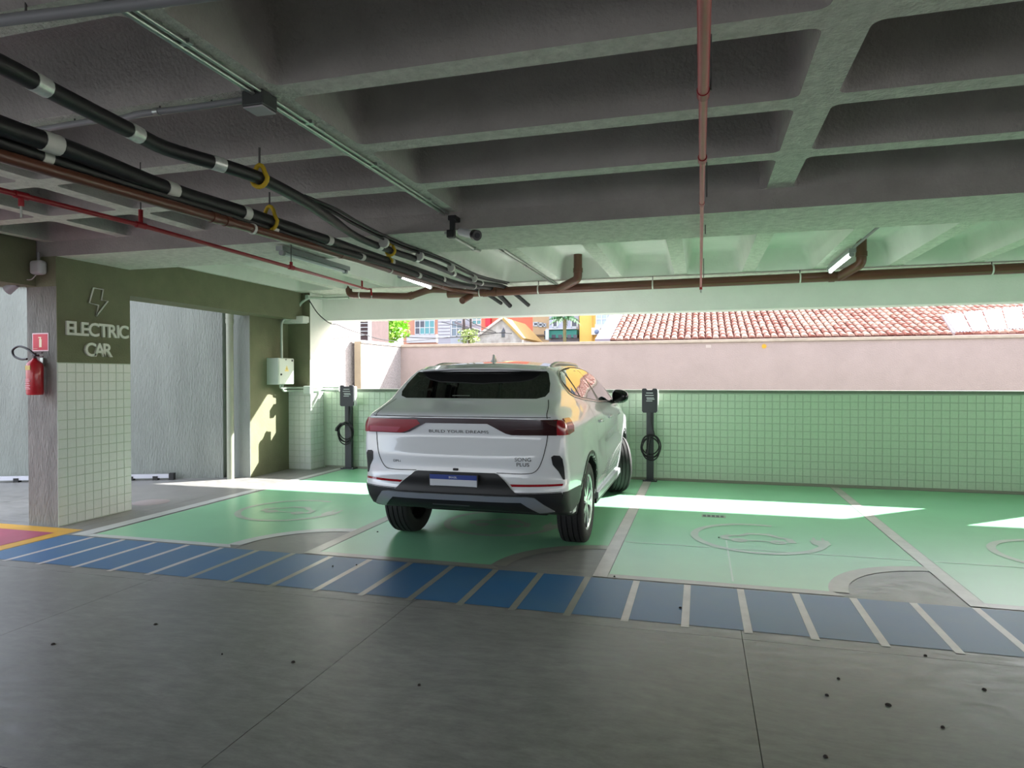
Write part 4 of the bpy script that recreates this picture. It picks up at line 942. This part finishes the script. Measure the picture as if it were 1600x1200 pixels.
# side windows, trim, mirrors, handles
for s in (1, -1):
    ax = 'x' if s > 0 else 'l'
    dl = curve2([(-.22,1.385),(-.29,1.46),(-.22,1.555),(.05,1.600),(.6,1.630),(1.2,1.622),(1.62,1.545),(2.0,1.38),(2.30,1.225)], 4)+[(2.2,1.215),(1.0,1.262),(.2,1.318),(-.1,1.352)]
    fr = drape(dl, ax, 'window_frame', carblack, .002, .05, thick=.008)
    strip(dl+[dl[0]], ax, 'window_trim', chrome, .012, .006, fr)
    def between(y0, y1, sl):
        """part of the window outline between two slanting pillars"""
        n = 12; top = []; bot = []
        tz = lut([(-.28,1.46),(-.22,1.54),(.05,1.586),(.6,1.615),(1.2,1.607),(1.62,1.53),(2.0,1.37),(2.25,1.24)], .03); bz = lut([(-.28,1.44),(-.2,1.39),(.2,1.335),(1.0,1.278),(2.2,1.235)], .03)
        for i in range(n+1):
            t = i/n; y = y0+(y1-y0)*t
            top.append((y+sl*.5, float(tz(y+sl*.5)))); bot.append((y-sl*.5, float(bz(y-sl*.5))))
        return bot+top[::-1]
    for nm, y0, y1, sl in (('quarter_glass', -.19, .03, -.12), ('side_window', .09, .90, -.1), ('side_window', .97, 2.0, -.28)):
        drape(between(y0, y1, sl), ax, nm, sideglass, .0045, .05, fr, .004)
    # doors
    strip(curve2([(.30,1.31),(.36,1.1),(.42,.9),(.50,.6),(.52,.40)]), ax, 'door_gap', seam, .006)
    strip(curve2([(.93,1.27),(.97,1.0),(1.0,.7),(1.0,.40)]), ax, 'door_gap', seam, .006)
    strip(curve2([(2.08,1.22),(2.14,1.0),(2.2,.7),(2.2,.42)]), ax, 'door_gap', seam, .006)
    strip([(-.30,1.56),(-.22,1.60)], ax, 'roof_gap', seam, .005) if False else None
    for y in (.52, 1.24):
        l, n = hit(y, 1.085, ax); mb = MB(); x = l.x
        mb.rbox(CARX+x-.01 if s > 0 else CARX+x-.03, CARX+x+.03 if s > 0 else CARX+x+.01, CARY+y, CARY+y+.21, 1.07, 1.10, .009); mb.build('door_handle', carpaint, car)
    # arches and sill
    for cy in (0.0, 2.80):
        a0 = -22 if cy else -8; a1 = 202 if not cy else 192
        poly = [(cy+math.cos(math.radians(a0+(a1-a0)*i/26))*.475, .375+math.sin(math.radians(a0+(a1-a0)*i/26))*.475) for i in range(27)]
        poly += [(cy+math.cos(math.radians(a1+(a0-a1)*i/26))*.427, .375+math.sin(math.radians(a1+(a0-a1)*i/26))*.427) for i in range(27)]
        poly = [p for p in poly if p[1] > .31]
        drape(poly, ax, 'wheel_arch_trim', archm, .006, .035, thick=.02)
    mb = MB(); x0, x1 = (.895, .965) if s > 0 else (-.965, -.895)
    mb.rbox(CARX+x0, CARX+x1, CARY+.47, CARY+2.34, .315, .385, .012); mb.build('sill_trim', silver, car)
    mb = MB(); mb.rbox(CARX+min(x0, x0*.96), CARX+max(x0, x1)-.02*(s > 0), CARY+.46, CARY+2.36, .27, .315, .01); mb.build('sill_underside', carblack, car)
    # mirror
    l, n = hit(1.98, 1.235, ax); x = l.x
    mb = MB(); mb.tube([W_(x-.02*s, 1.98, 1.225), W_(x+.07*s, 1.96, 1.235)], [.03, .022], 10); mr = mb.build('mirror_arm', carblack, car)
    bm = bmesh.new(); bmesh.ops.create_uvsphere(bm, u_segments=18, v_segments=12, radius=1)
    vs = []
    for q in bm.verts:
        v = q.co; e = lambda c, p: math.copysign(abs(c)**p, c)
        vs.append(W_(x+s*(.115+.10*e(v.x, .75)), 1.96+.065*e(v.y, .8)-.02*v.x*s, 1.295+.082*e(v.z, .72)*(1-.18*(v.x*s))))
    bm.verts.index_update(); mb = MB(); mb.add(vs, [tuple(q.index for q in f.verts) for f in bm.faces], 0, True); bm.free(); mb.build('mirror_housing', M('mirror_black', (18, 19, 21), .2), mr)
    # roof rail
    ys = np.linspace(-.02, 1.5, 16); pts = []
    for i, y in enumerate(ys):
        l, n = hit(.585*s, y, 'z'); e = min(i, 15-i); pts.append(W_(.585*s, y, l.z+(.016 if e > 1 else .008 if e == 1 else -.01)))
    mb = MB(); mb.tube(pts, .017, 8); mb.build('roof_rail', M('rail_silver', (186, 188, 184), .3, metal=.7), car)
l, n = hit(-.02, .05, 'z')
vs = []; z = l.z-.004; yb2 = .10
for t, hgt, wd in ((0, .0, .024), (.05, .03, .026), (.10, .07, .020), (.13, .076, .016), (.145, .03, .030), (.15, 0, .036)):
    y = yb2+.15-t; vs += [W_(-.02-wd, y, z), W_(-.02+wd, y, z), W_(-.02+wd*.25, y, z+hgt), W_(-.02-wd*.25, y, z+hgt)]
fs = [(i*4+j, i*4+(j+1) % 4, i*4+4+(j+1) % 4, i*4+4+j) for i in range(5) for j in range(4)]+[(0, 1, 2, 3), (23, 22, 21, 20)]
mb = MB(); mb.add(vs, fs, 0, True); mb.build('roof_fin', carpaint, car)
strip([(.10,.4),(.10,.41)], 'z', 'roof_gap', seam) if False else None
# fuel flap
# wheels
def wheel(cx, cy, steer, outs):
    R, wd = .372, .245; ca, sa = math.cos(steer), math.sin(steer)
    def T(q):
        x, y, z = q; return W_(cx+x*ca-y*sa, cy+x*sa+y*ca, R+z)
    c = W_(cx, cy, R); prof = []
    h = wd/2
    prof = [(.245, -h*.80), (.262, -h*.93), (.30, -h*1.0), (.335, -h*.97), (.358, -h*.86), (R-.004, -h*.74)]
    for g in (-.42, -.14, .14, .42):
        prof += [(R, (g-.075)*wd), (R-.002, (g-.03)*wd), (R-.012, (g-.022)*wd), (R-.012, (g+.022)*wd), (R-.002, (g+.03)*wd)] if abs(g) < .4 else [(R-.003, (g-.028)*wd), (R-.013, (g-.02)*wd), (R-.013, (g+.02)*wd), (R-.001, (g+.03)*wd)]
    prof = [(.245, -h*.80), (.262, -h*.93), (.30, -h), (.335, -h*.97), (.355, -h*.90), (R-.006, -h*.80)]
    for g in (-.30, -.10, .10, .30):
        prof += [(R-(.002 if abs(g) > .2 else 0), (g-.028)*wd), (R-.011, (g-.020)*wd), (R-.011, (g+.020)*wd), (R-(.002 if abs(g) > .2 else 0), (g+.028)*wd)]
    prof += [(R-.006, h*.80), (.355, h*.90), (.335, h*.97), (.30, h), (.262, h*.93), (.245, h*.80)]
    wh = None
    mb = MB(); mb.lathe([(r, x) for r, x in prof], (0, 0, 0), 0, 56, T=T); ty = mb.build('tyre', rubber, car); ty.modifiers.new('edges', 'EDGE_SPLIT').split_angle = math.radians(35)
    o = outs
    mb = MB(); mb.lathe([(.252, -o*h*.85), (.248, -o*h*.5), (.235, o*h*.3), (.245, o*h*.82), (.256, o*h*.88), (.250, o*h*.70), (.226, o*h*.55), (.222, -o*h*.4)], (0, 0, 0), 0, 40, T=T); rm = mb.build('rim', M('rim_dark', (58, 60, 62), .4, metal=.6), ty)
    mb = MB(); mb.lathe([(.232, o*h*.70), (.244, o*h*.83), (.256, o*h*.90), (.252, o*h*.78)], (0, 0, 0), 0, 40, T=T); mb.build('rim_lip', alloy, ty)
    mb = MB(); mb.lathe([(.001, o*h*.30), (.225, o*h*.22)], (0, 0, 0), 0, 30, T=T); mb.build('brake_disc', M('brake_dark', (36, 36, 38), .5, metal=.5), ty)
    for k in range(5):
        for dlt, m in ((-.15, alloy), (.15, alloy)):
            a = 2*PI*k/5+dlt; a2 = 2*PI*k/5+dlt*1.75
            p0 = np.array([o*h*.80, .05*math.cos(a), .05*math.sin(a)]); p1 = np.array([o*h*.82, .238*math.cos(a2), .238*math.sin(a2)])
            dd = (p1-p0)/np.linalg.norm(p1-p0); sd_ = np.cross(dd, [1, 0, 0]); ww = (.021, .019)
            vs = [p0-sd_*ww[0], p0+sd_*ww[0], p1+sd_*ww[1], p1-sd_*ww[1]]; bk = [q-np.array([o*.03, 0, 0]) for q in vs]
            mb = MB(); mb.add([T(q) for q in vs+bk], [(0, 1, 2, 3), (7, 6, 5, 4), (0, 4, 5, 1), (1, 5, 6, 2), (2, 6, 7, 3), (3, 7, 4, 0)]); mb.build('spoke', alloy, ty)
    mb = MB(); mb.lathe([(.001, o*h*.86), (.04, o*h*.85), (.06, o*h*.78), (.06, o*h*.5)], (0, 0, 0), 0, 20, T=T); mb.build('hub', alloy, ty)
wheel(-.85, 0, 0, -1); wheel(.825, 0, 0, 1); wheel(-.835, 2.80, math.radians(26), -1); wheel(.835, 2.80, math.radians(26), 1)
mb = MB(); mb.rbox(CARX-.62, CARX+.62, CARY-.25, CARY+3.2, .27, .36, .03); mb.build('underbody', carblack, car)
mb = MB(); mb.tube([W_(-.7, 0, .37), W_(.7, 0, .37)], .045, 10); mb.build('rear_axle', carblack, car)
# ------------------------------------------------------------------ what shows over the pink wall
def rect(x0, x1, yt, yb, Y):
    a, b = P(x0, yb, 1, Y), P(x1, yt, 1, Y); return a[0], b[0], a[2], b[2]
def house(name, x0, x1, Y, depth, top, m, label, roof=None):
    a, b = P(x0, 520, 1, Y)[0], P(x1, 520, 1, Y)[0]
    t = thing(name, ((a+b)/2, Y, 0), label, 'building')
    mb = MB(); mb.box(a, b, Y, Y+depth, -.02, top); mb.build('walls', m, t)
    if roof:
        mb = MB(); mb.box(a-.2, b+.2, Y-.2, Y+depth+.2, top, top+.15); mb.build('roof', roof, t)
    return t
wframe = M('window_frame_white', (196, 199, 199), .5)
pane_m = M('house_pane', (96, 116, 132), .12, spec=.8)
pane_t = M('house_pane_teal', (86, 146, 150), .2)
pane_d = M('house_pane_dark', (70, 72, 84), .15)
def win(t, x0, x1, yt, yb, Y, nx=2, nz=2, pm=pane_m, frame=wframe, dark=()):
    X0, X1, Z0, Z1 = rect(x0, x1, yt, yb, Y); f = .05
    mb = MB(); mb.box(X0, X1, Y-.05, Y+.02, Z0, Z0+f).box(X0, X1, Y-.05, Y+.02, Z1-f, Z1)
    for i in range(nx+1):
        x = X0+(X1-X0)*i/nx; mb.box(x-f/2, x+f/2, Y-.05, Y+.02, Z0, Z1)
    for j in range(1, nz):
        z = Z0+(Z1-Z0)*j/nz; mb.box(X0, X1, Y-.045, Y+.02, z-f/2, z+f/2)
    w_ = mb.build('window', frame, t)
    for i in range(nx):
        for j in range(nz):
            mb = MB(); mb.box(X0+(X1-X0)*i/nx+f/2, X0+(X1-X0)*(i+1)/nx-f/2, Y-.02, Y-.005, Z0+(Z1-Z0)*j/nz+f/2, Z0+(Z1-Z0)*(j+1)/nz-f/2)
            mb.build('pane', pane_d if (i, j) in dark else pm, w_)
    return w_
def block(t, name, x0, x1, yt, yb, Y, m, out=.1, back=.0):
    X0, X1, Z0, Z1 = rect(x0, x1, yt, yb, Y); mb = MB(); mb.box(X0, X1, Y-out, Y+back+.01, Z0, Z1); return mb.build(name, m, t)
salmon = M('salmon_wall', (186, 132, 110), .9, var=.06); pale = M('pale_wall', (190, 188, 190), .9, var=.05); cream = M('cream_wall', (190, 160, 124), .9, var=.04)
coral = M('coral_wall', (206, 118, 94), .9, var=.05); yellow = M('yellow_wall', (236, 192, 104), .9, var=.03); teal = M('teal_wall', (62, 132, 118), .8, var=.06)
darkwood = M('dark_brown_boards', (74, 58, 58), .8, var=.15, scale=6)
t = house('shed', 563, 577.5, 17, 1.2, 5, darkwood, 'narrow dark brown shed wall at the left end of the opening')
for k in range(5): block(t, 'rail', 564, 577, 499+6*k, 500.2+6*k, 17, wframe, .06)
mb = MB(); X = P(577.5, 510, 1, 16.9)[0]; mb.box(X-.03, X+.03, 16.85, 16.95, -.02, 5); mb.build('white_post', wframe, t)
t = house('apartment_house', 630, 684, 44, 5, 7, salmon, 'salmon house with large white framed window behind the tree')
win(t, 649, 679, 490, 523, 44, 4, 3, pane_t, dark=((0, 2), (1, 2), (0, 1), (1, 1), (0, 0))); block(t, 'sill_band', 638, 684, 523, 536, 44, pale, .3)
t = house('grey_house', 684, 704, 40, 3.4, 7, M('grey_board_wall', (164, 159, 166), .9, var=.05, stretch=(.2, 1, 6)), 'narrow pale grey boarded house beside the salmon house')
for k in range(7): block(t, 'board', 685, 703, 494+5*k, 497.6+5*k, 40, pale, .04)
t = house('glass_house', 704, 752, 36, 3.2, 7, M('bluish_wall', (166, 174, 182), .9), 'pale house with bluish window and sloping eave behind the poles')
win(t, 706, 722, 500, 526, 36, 2, 2, pane_m); win(t, 738, 752, 492, 508, 36, 2, 2, pane_t)
a, b = P(712, 506, 1, 35.3), P(752, 520, 1, 35.3); mb = MB(); mb.prism([(a[0], a[2]), (b[0], b[2]), (b[0], b[2]+.12), (a[0], a[2]+.12)], 1, 35.1, 36.0); mb.build('eave', M('grey_eave', (120, 116, 120), .7), t)
t = house('coral_house', 752, 832.5, 33, 2, 8, coral, 'coral red house wall behind the weathered gable')
block(t, 'red_sign', 760, 768, 493, 510, 33, M('bright_red_panel', (214, 36, 56), .5), .2); block(t, 'band', 806, 832, 522, 523.5, 33, M('coral_band', (222, 150, 130), .8), .06)
t = house('cream_house', 832.5, 858, 30.6, 2, 8, cream, 'cream house with a row of small dark windows')
win(t, 834, 841, 503, 510, 30.6, 1, 1, pane_d); win(t, 842, 848, 504, 511, 30.6, 1, 1, pane_d); win(t, 849, 853, 505, 511, 30.6, 1, 1, pane_d); block(t, 'ledge', 833, 856, 523, 525.5, 30.6, M('brown_ledge', (110, 92, 76), .8), .3); block(t, 'door', 850.5, 853, 517, 530, 30.6, pane_d, .05)
t = house('balcony_house', 858, 904.5, 28.4, 1.8, 9, M('lilac_wall', (168, 168, 182), .9), 'house with green balcony front and white rail behind the palm')
block(t, 'balcony_front', 862, 904, 516.5, 529, 28.4, teal, .5); block(t, 'balcony_rail', 858, 904, 514, 516.5, 28.4, wframe, .6); block(t, 'white_pier', 857, 862, 516, 532, 28.4, wframe, .6)
for x in (866, 876, 890, 899): block(t, 'balcony_opening', x, x+6, 524, 529, 28.4, pane_d, .52)
win(t, 864, 871, 498, 512, 28.4, 1, 1, pane_d); win(t, 893, 902, 499, 512, 28.4, 1, 1, pane_d)
# yellow house: it stands behind the tiled roof too, and shows mirrored in the car's side glass
a, b = P(905.5, 520, 1, 28)[0], 9.0
t = thing('yellow_house', ((a+b)/2, 28, 0), 'yellow house with white window box and air conditioner beside the tiled roof', 'building')
mb = MB(); mb.box(a, b, 28, 35, -.02, 7.5); mb.build('walls', yellow, t)
win(t, 932, 957, 484, 513, 28, 3, 2, M('pane_pale_blue', (176, 190, 214), .2)); block(t, 'balcony_box', 932, 957, 507, 515, 28, wframe, .4)
ac = block(t, 'air_conditioner', 927, 940, 513, 524, 28, M('ac_white', (230, 230, 226), .5), .5)
X0, X1, Z0, Z1 = rect(927, 940, 513, 524, 27.49); mb = MB(); mb.lathe([(.001, 0), (.1, 0), (.1, .012)], ((X0+X1)/2-.03, 27.485, (Z0+Z1)/2), 1, 18); mb.build('fan_grille', M('ac_fan_grey', (120, 134, 160), .5), ac)
block(t, 'pipe', 925, 926.3, 480, 532, 28, M('ochre_pipe', (206, 164, 84), .7), .1)
for x in (3.2, 6.2):
    mb = MB(); mb.box(x, x+1.4, 27.95, 28.02, 4.4, 5.8); w_ = mb.build('window', wframe, t)
    for k in range(2):
        mb = MB(); mb.box(x+.06+.67*k, x+.67+.67*k, 27.93, 27.96, 4.46, 5.74); mb.build('pane', pane_d, w_)
# weathered gable
ap, e0, e1 = P(785, 499, 1, 23), P(742, 531, 1, 23), P(816, 531, 1, 23)
t = thing('gable_house', (ap[0], 23, 0), 'weathered white gable end with small dark opening', 'building')
wm = M('weathered_white', (196, 190, 186), .95, rgb2=(146, 138, 132), scale=3, bump=.4)
mb = MB(); mb.prism([(e0[0], -.02), (e1[0], -.02), (e1[0], e1[2]), (ap[0], ap[2]), (e0[0], e0[2])], 1, 23, 26); mb.build('walls', wm, t)
for q, m in ((e0, M('grey_verge', (186, 178, 172), .8)), (e1, M('ochre_verge', (170, 140, 84), .8))):
    d_ = np.array([ap[0]-q[0], ap[2]-q[2]]); nn = np.array([-d_[1], d_[0]])/np.hypot(*d_)*.09*(1 if q is e0 else -1)
    mb = MB(); mb.prism([(q[0], q[2]), (ap[0], ap[2]), (ap[0]+nn[0], ap[2]+nn[1]), (q[0]+nn[0], q[2]+nn[1])], 1, 22.9, 26); mb.build('verge', m, t)
block(t, 'opening', 784, 789, 517, 527, 23, pane_d, .03); mb = MB(); X0, X1, Z0, Z1 = rect(784, 789, 517, 527, 22.96); mb.prism([(X0, Z1), (X1, Z1), ((X0+X1)/2, Z1+.12)], 1, 22.96, 23.01); mb.build('opening_arch', pane_d, t)
# poles and wires
t = thing('utility_pole', P(725, 520, 1, 24), 'thin dark pole with wires in front of the pale house', 'pole')
X = P(725, 520, 1, 24)[0]; mb = MB(); mb.tube([(X, 24, -.02), (X, 24, 7)], .05, 8); mb.build('post', M('pole_brown', (74, 62, 58), .8), t)
mb = MB(); mb.box(X-.6, X+.6, 23.96, 24.04, 5.4, 5.5); mb.build('cross_arm', M('pole_brown', (74, 62, 58), .8), t)
X2 = P(735.5, 520, 1, 24.5)[0]; t2 = thing('utility_pole', (X2, 24.5, 0), 'second thin dark pole, right of the wired pole', 'pole')
mb = MB(); mb.tube([(X2, 24.5, -.02), (X2, 24.5, 7)], .045, 8); mb.build('post', M('pole_brown', (74, 62, 58), .8), t2)
for k, (pts) in enumerate((((600, 524), (660, 528), (710, 527), (790, 519)), ((690, 503), (735, 514), (760, 519), (800, 521)), ((725, 497), (750, 510), (775, 519)))):
    mb = MB(); mb.tube(spline([P(x, y, 1, 20.55) for x, y in pts], 5), .012, 5); tag(mb.build('overhead_wire', wire), ['lowest sagging wire running across to the weathered gable', 'thin wire sagging from the grey boarded house past the poles', 'short steep wire dropping from the pole to the weathered gable'][k], 'wire')
# trees
def leaf_cloud(c, rad, n, size, rnd):
    mb = MB()
    for i in range(n):
        v = np.array([rnd.gauss(0, 1) for _ in range(3)]); v /= np.linalg.norm(v); v *= rnd.random()**.4
        lump = 1+.25*math.sin(5*v[0]+2)*math.sin(6*v[2]+1); q = np.array(c)+v*np.array(rad)*lump
        a = np.array([rnd.gauss(0, 1) for _ in range(3)]); a /= np.linalg.norm(a); b = np.cross(a, [rnd.random(), rnd.random(), rnd.random()+.1]); b /= np.linalg.norm(b); s = size*rnd.uniform(.6, 1.3)
        mb.add([q-a*s, q+b*s*.45, q+a*s, q-b*s*.45], [(0, 1, 2, 3)], rnd.randrange(2))
    return mb
rnd = random.Random(3)
lg = [M('leaf_bright_green', (136, 196, 58), .6), M('leaf_yellow_green', (176, 214, 96), .6)]
bark = M('bark', (96, 78, 62), .9)
c = P(607, 514, 1, 20); t = thing('tree', (c[0], 20, 0), 'bright green leafy tree standing above the corner of the pink wall', 'tree')
leaf_cloud((c[0], 20, c[2]+.25), (.68, .7, .72), 2600, .085, rnd).build('foliage', lg, t)
mb = MB(); mb.tube([(c[0], 20, -.02), (c[0]+.05, 20, 1.4), (c[0], 20, c[2])], [.11, .09, .05], 8); mb.build('trunk', bark, t)
c = P(733, 521, 1, 21); t = thing('shrub', (c[0], 21, 0), 'pale yellowish green shrub top in front of the pale house', 'shrub')
leaf_cloud((c[0], 21, c[2]-.1), (.36, .3, .26), 500, .06, rnd).build('foliage', [M('leaf_pale', (192, 204, 142), .6), M('leaf_olive', (150, 168, 96), .6)], t)
mb = MB(); mb.tube([(c[0], 21, -.02), (c[0], 21, c[2])], .04, 6); mb.build('stem', bark, t)
c = P(882, 498, 1, 25); t = thing('palm', (c[0], 25, 0), 'small palm tree in front of the green balcony', 'palm')
mb = MB(); mb.tube([(c[0]-.05, 25, -.02), (c[0]+.02, 25, 1.6), (c[0], 25, c[2])], [.10, .07, .06], 10); mb.build('trunk', M('palm_trunk', (134, 128, 92), .9, var=.2, scale=8), t)
pf = [M('palm_green', (70, 124, 76), .5), M('palm_light', (150, 186, 140), .5)]
for k in range(13):
    an = 2*PI*k/13+.2; up = .35+.5*(k % 3)/2; L = .78; mb = MB(); pr = None
    for i in range(9):
        s = i/8; q = np.array([c[0]+math.cos(an)*L*s, 25+math.sin(an)*L*s, c[2]+up*s*.9-1.0*s*s*.75]); wv = .0+.13*math.sin(PI*min(1, s*1.05+.05))
        sd_ = np.array([-math.sin(an), math.cos(an), 0])
        if pr is not None:
            for e in (-1, 1):
                mb.add([pr, q, q+sd_*e*wv+np.array([0, 0, -wv*.8]), (pr+q)/2+sd_*e*wv*.9+np.array([0, 0, -wv*.9])], [(0, 1, 2, 3)], 0 if k % 3 else 1)
        pr = q
    mb.build('frond', pf, t)
# tiled roof
RS = .30; Y0r = 19.3; q = P(957, 524, 1, 20); z20 = q[2]; xr0 = q[0]
def zr_(Y): return z20+RS*(Y-20)
t = thing('tiled_house', (6, 22, 0), 'long house with red clay tile roof beyond the pink wall', 'building')
mb = MB(); mb.prism([(Y0r+.4, -.02), (25.6, -.02), (25.6, zr_(25.6)-.08), (Y0r+.4, zr_(Y0r+.4)-.08)], 0, xr0+.3, 15.2); mb.build('walls', M('tiled_house_wall', (200, 180, 170), .9), t)
mb = MB(); mb.prism([(Y0r, zr_(Y0r)-.06), (25.8, zr_(25.8)-.06), (25.8, zr_(25.8)), (Y0r, zr_(Y0r))], 0, xr0, 15.5); mb.build('roof_deck', M('roof_deck_clay', (112, 62, 48), .9), t)  # darker clay deck beneath the tiles
mb = MB(); mb.prism([(Y0r, zr_(Y0r)-.12), (25.8, zr_(25.8)-.12), (25.8, zr_(25.8)+.07), (Y0r, zr_(Y0r)+.07)], 0, xr0-.42, xr0+.02); mb.build('verge_board', M('lilac_grey_verge', (132, 124, 134), .8), t)
tm = [M('clay_tile_'+n, c, .85, var=.08, scale=3) for n, c in (('pale', (170, 138, 122)), ('rose', (156, 112, 98)), ('red', (136, 84, 70)), ('buff', (174, 148, 132)))]
pitch = .19; row = .38; ncol = int((15.4-xr0)/pitch); nrow = int((25.8-Y0r)/row)
def tile_shape():
    mb = MB(); n = 5; vs = []
    sl = math.atan(RS)
    for s, r, h in ((0, .082, .03), (row*1.12, .066, .012)):
        for i in range(n+1):
            a = PI*i/n; vs.append((-r*math.cos(a), s*math.cos(sl)-math.sin(sl)*(h+r*.75*math.sin(a)), s*math.sin(sl)+math.cos(sl)*(h+r*.75*math.sin(a))))
    fs = [(i, i+1, n+2+i, n+1+i) for i in range(n)]; fs += [tuple(range(n+1))]
    return vs, fs
tv, tf = tile_shape(); srcs = []
cells = [(i, j) for i in range(ncol) for j in range(nrow)]
def seen(c):
    x, y = xr0+.1+c[0]*pitch, Y0r+c[1]*row; e = np.array([x, y+.2, zr_(y+.2)])-CAM; u = 800+FPX*e.dot(RT)/e.dot(FW); v = 600-FPX*e.dot(UP)/e.dot(FW)
    return (0 if 0 < u < 1600 and 478-(u-1000)*.01 < v < 524-(u-1000)*.008 else 1e6)+abs(v-505)*2+abs(u-1230)*.1
cells.sort(key=seen); near, rest = cells[:300], cells[300:]
def tpos(c): y = Y0r+c[1]*row; return np.array([xr0+.1+c[0]*pitch+rnd.uniform(-.008, .008), y, zr_(y)+rnd.uniform(0, .01)])
for k, m in enumerate(tm):
    mb = MB(); p = tpos(near[k]); mb.add([p+np.array(v) for v in tv], tf, 0, False); srcs.append((mb.build('roof_tile', m, t), p))
for c in near[4:]:
    o, p0 = srcs[rnd.choice((0, 0, 1, 1, 1, 2, 3))]; p = tpos(c); copy_part(o, t, LOC[o]+(p-p0))
mb = MB()
for c in rest:
    p = tpos(c); mb.add([p+np.array(v) for v in tv], tf, rnd.choice((0, 0, 1, 1, 1, 2, 3)))
o = mb.build('roof_tiles', tm, t); o['kind'] = 'stuff'
# sheet metal lean-to in front of the tiled roof
Ys = 16.5; a = P(1468, 494, 1, Ys+1.2); 
t = thing('lean_to', P(1540, 518, 1, Ys), 'lean-to roof of pale corrugated metal sheets at the right', 'shed')
sh = M('pale_metal_sheet', (146, 136, 144), .4, var=.06, scale=5)
L0, L1 = P(1492, 519, 1, Ys), P(1660, 514, 1, Ys); U0, U1 = P(1474, 491, 1, Ys+1.6), P(1660, 476, 1, Ys+1.6)
for k in range(6):
    s0, s1 = k/6+.006, (k+1)/6-.006; n = 10; vs = []
    for i in range(n+1):
        s = s0+(s1-s0)*i/n; lift = .018*(i % 2)
        vs += [L0*(1-s)+L1*s+np.array([0, 0, lift+.01*k]), U0*(1-s)+U1*s+np.array([0, 0, lift+.01*k])]
    mb = MB(); mb.add(vs+[np.array(v)-np.array([0, 0, .012]) for v in vs], [(2*i, 2*i+2, 2*i+3, 2*i+1) for i in range(n)]+[(2*(n+1)+2*i, 2*(n+1)+2*i+1, 2*(n+1)+2*i+3, 2*(n+1)+2*i+2) for i in range(n)]+[(0, 1, 2*(n+1)+1, 2*(n+1)), (2*n, 4*n+2, 4*n+3, 2*n+1)])
    mb.build('metal_sheet', sh, t)
mb = MB(); mb.box(L0[0]+.05, L1[0], Ys+.1, Ys+1.5, -.02, min(L0[2], L1[2])-.05); mb.build('walls', M('lean_to_wall', (186, 140, 140), .9), t)
mb = MB(); mb.tube([L0-np.array([.02, 0, .03]), U0-np.array([.02, 0, .03])], .03, 8); mb.build('edge_purlin', M('grey_purlin', (150, 138, 140), .7), t)
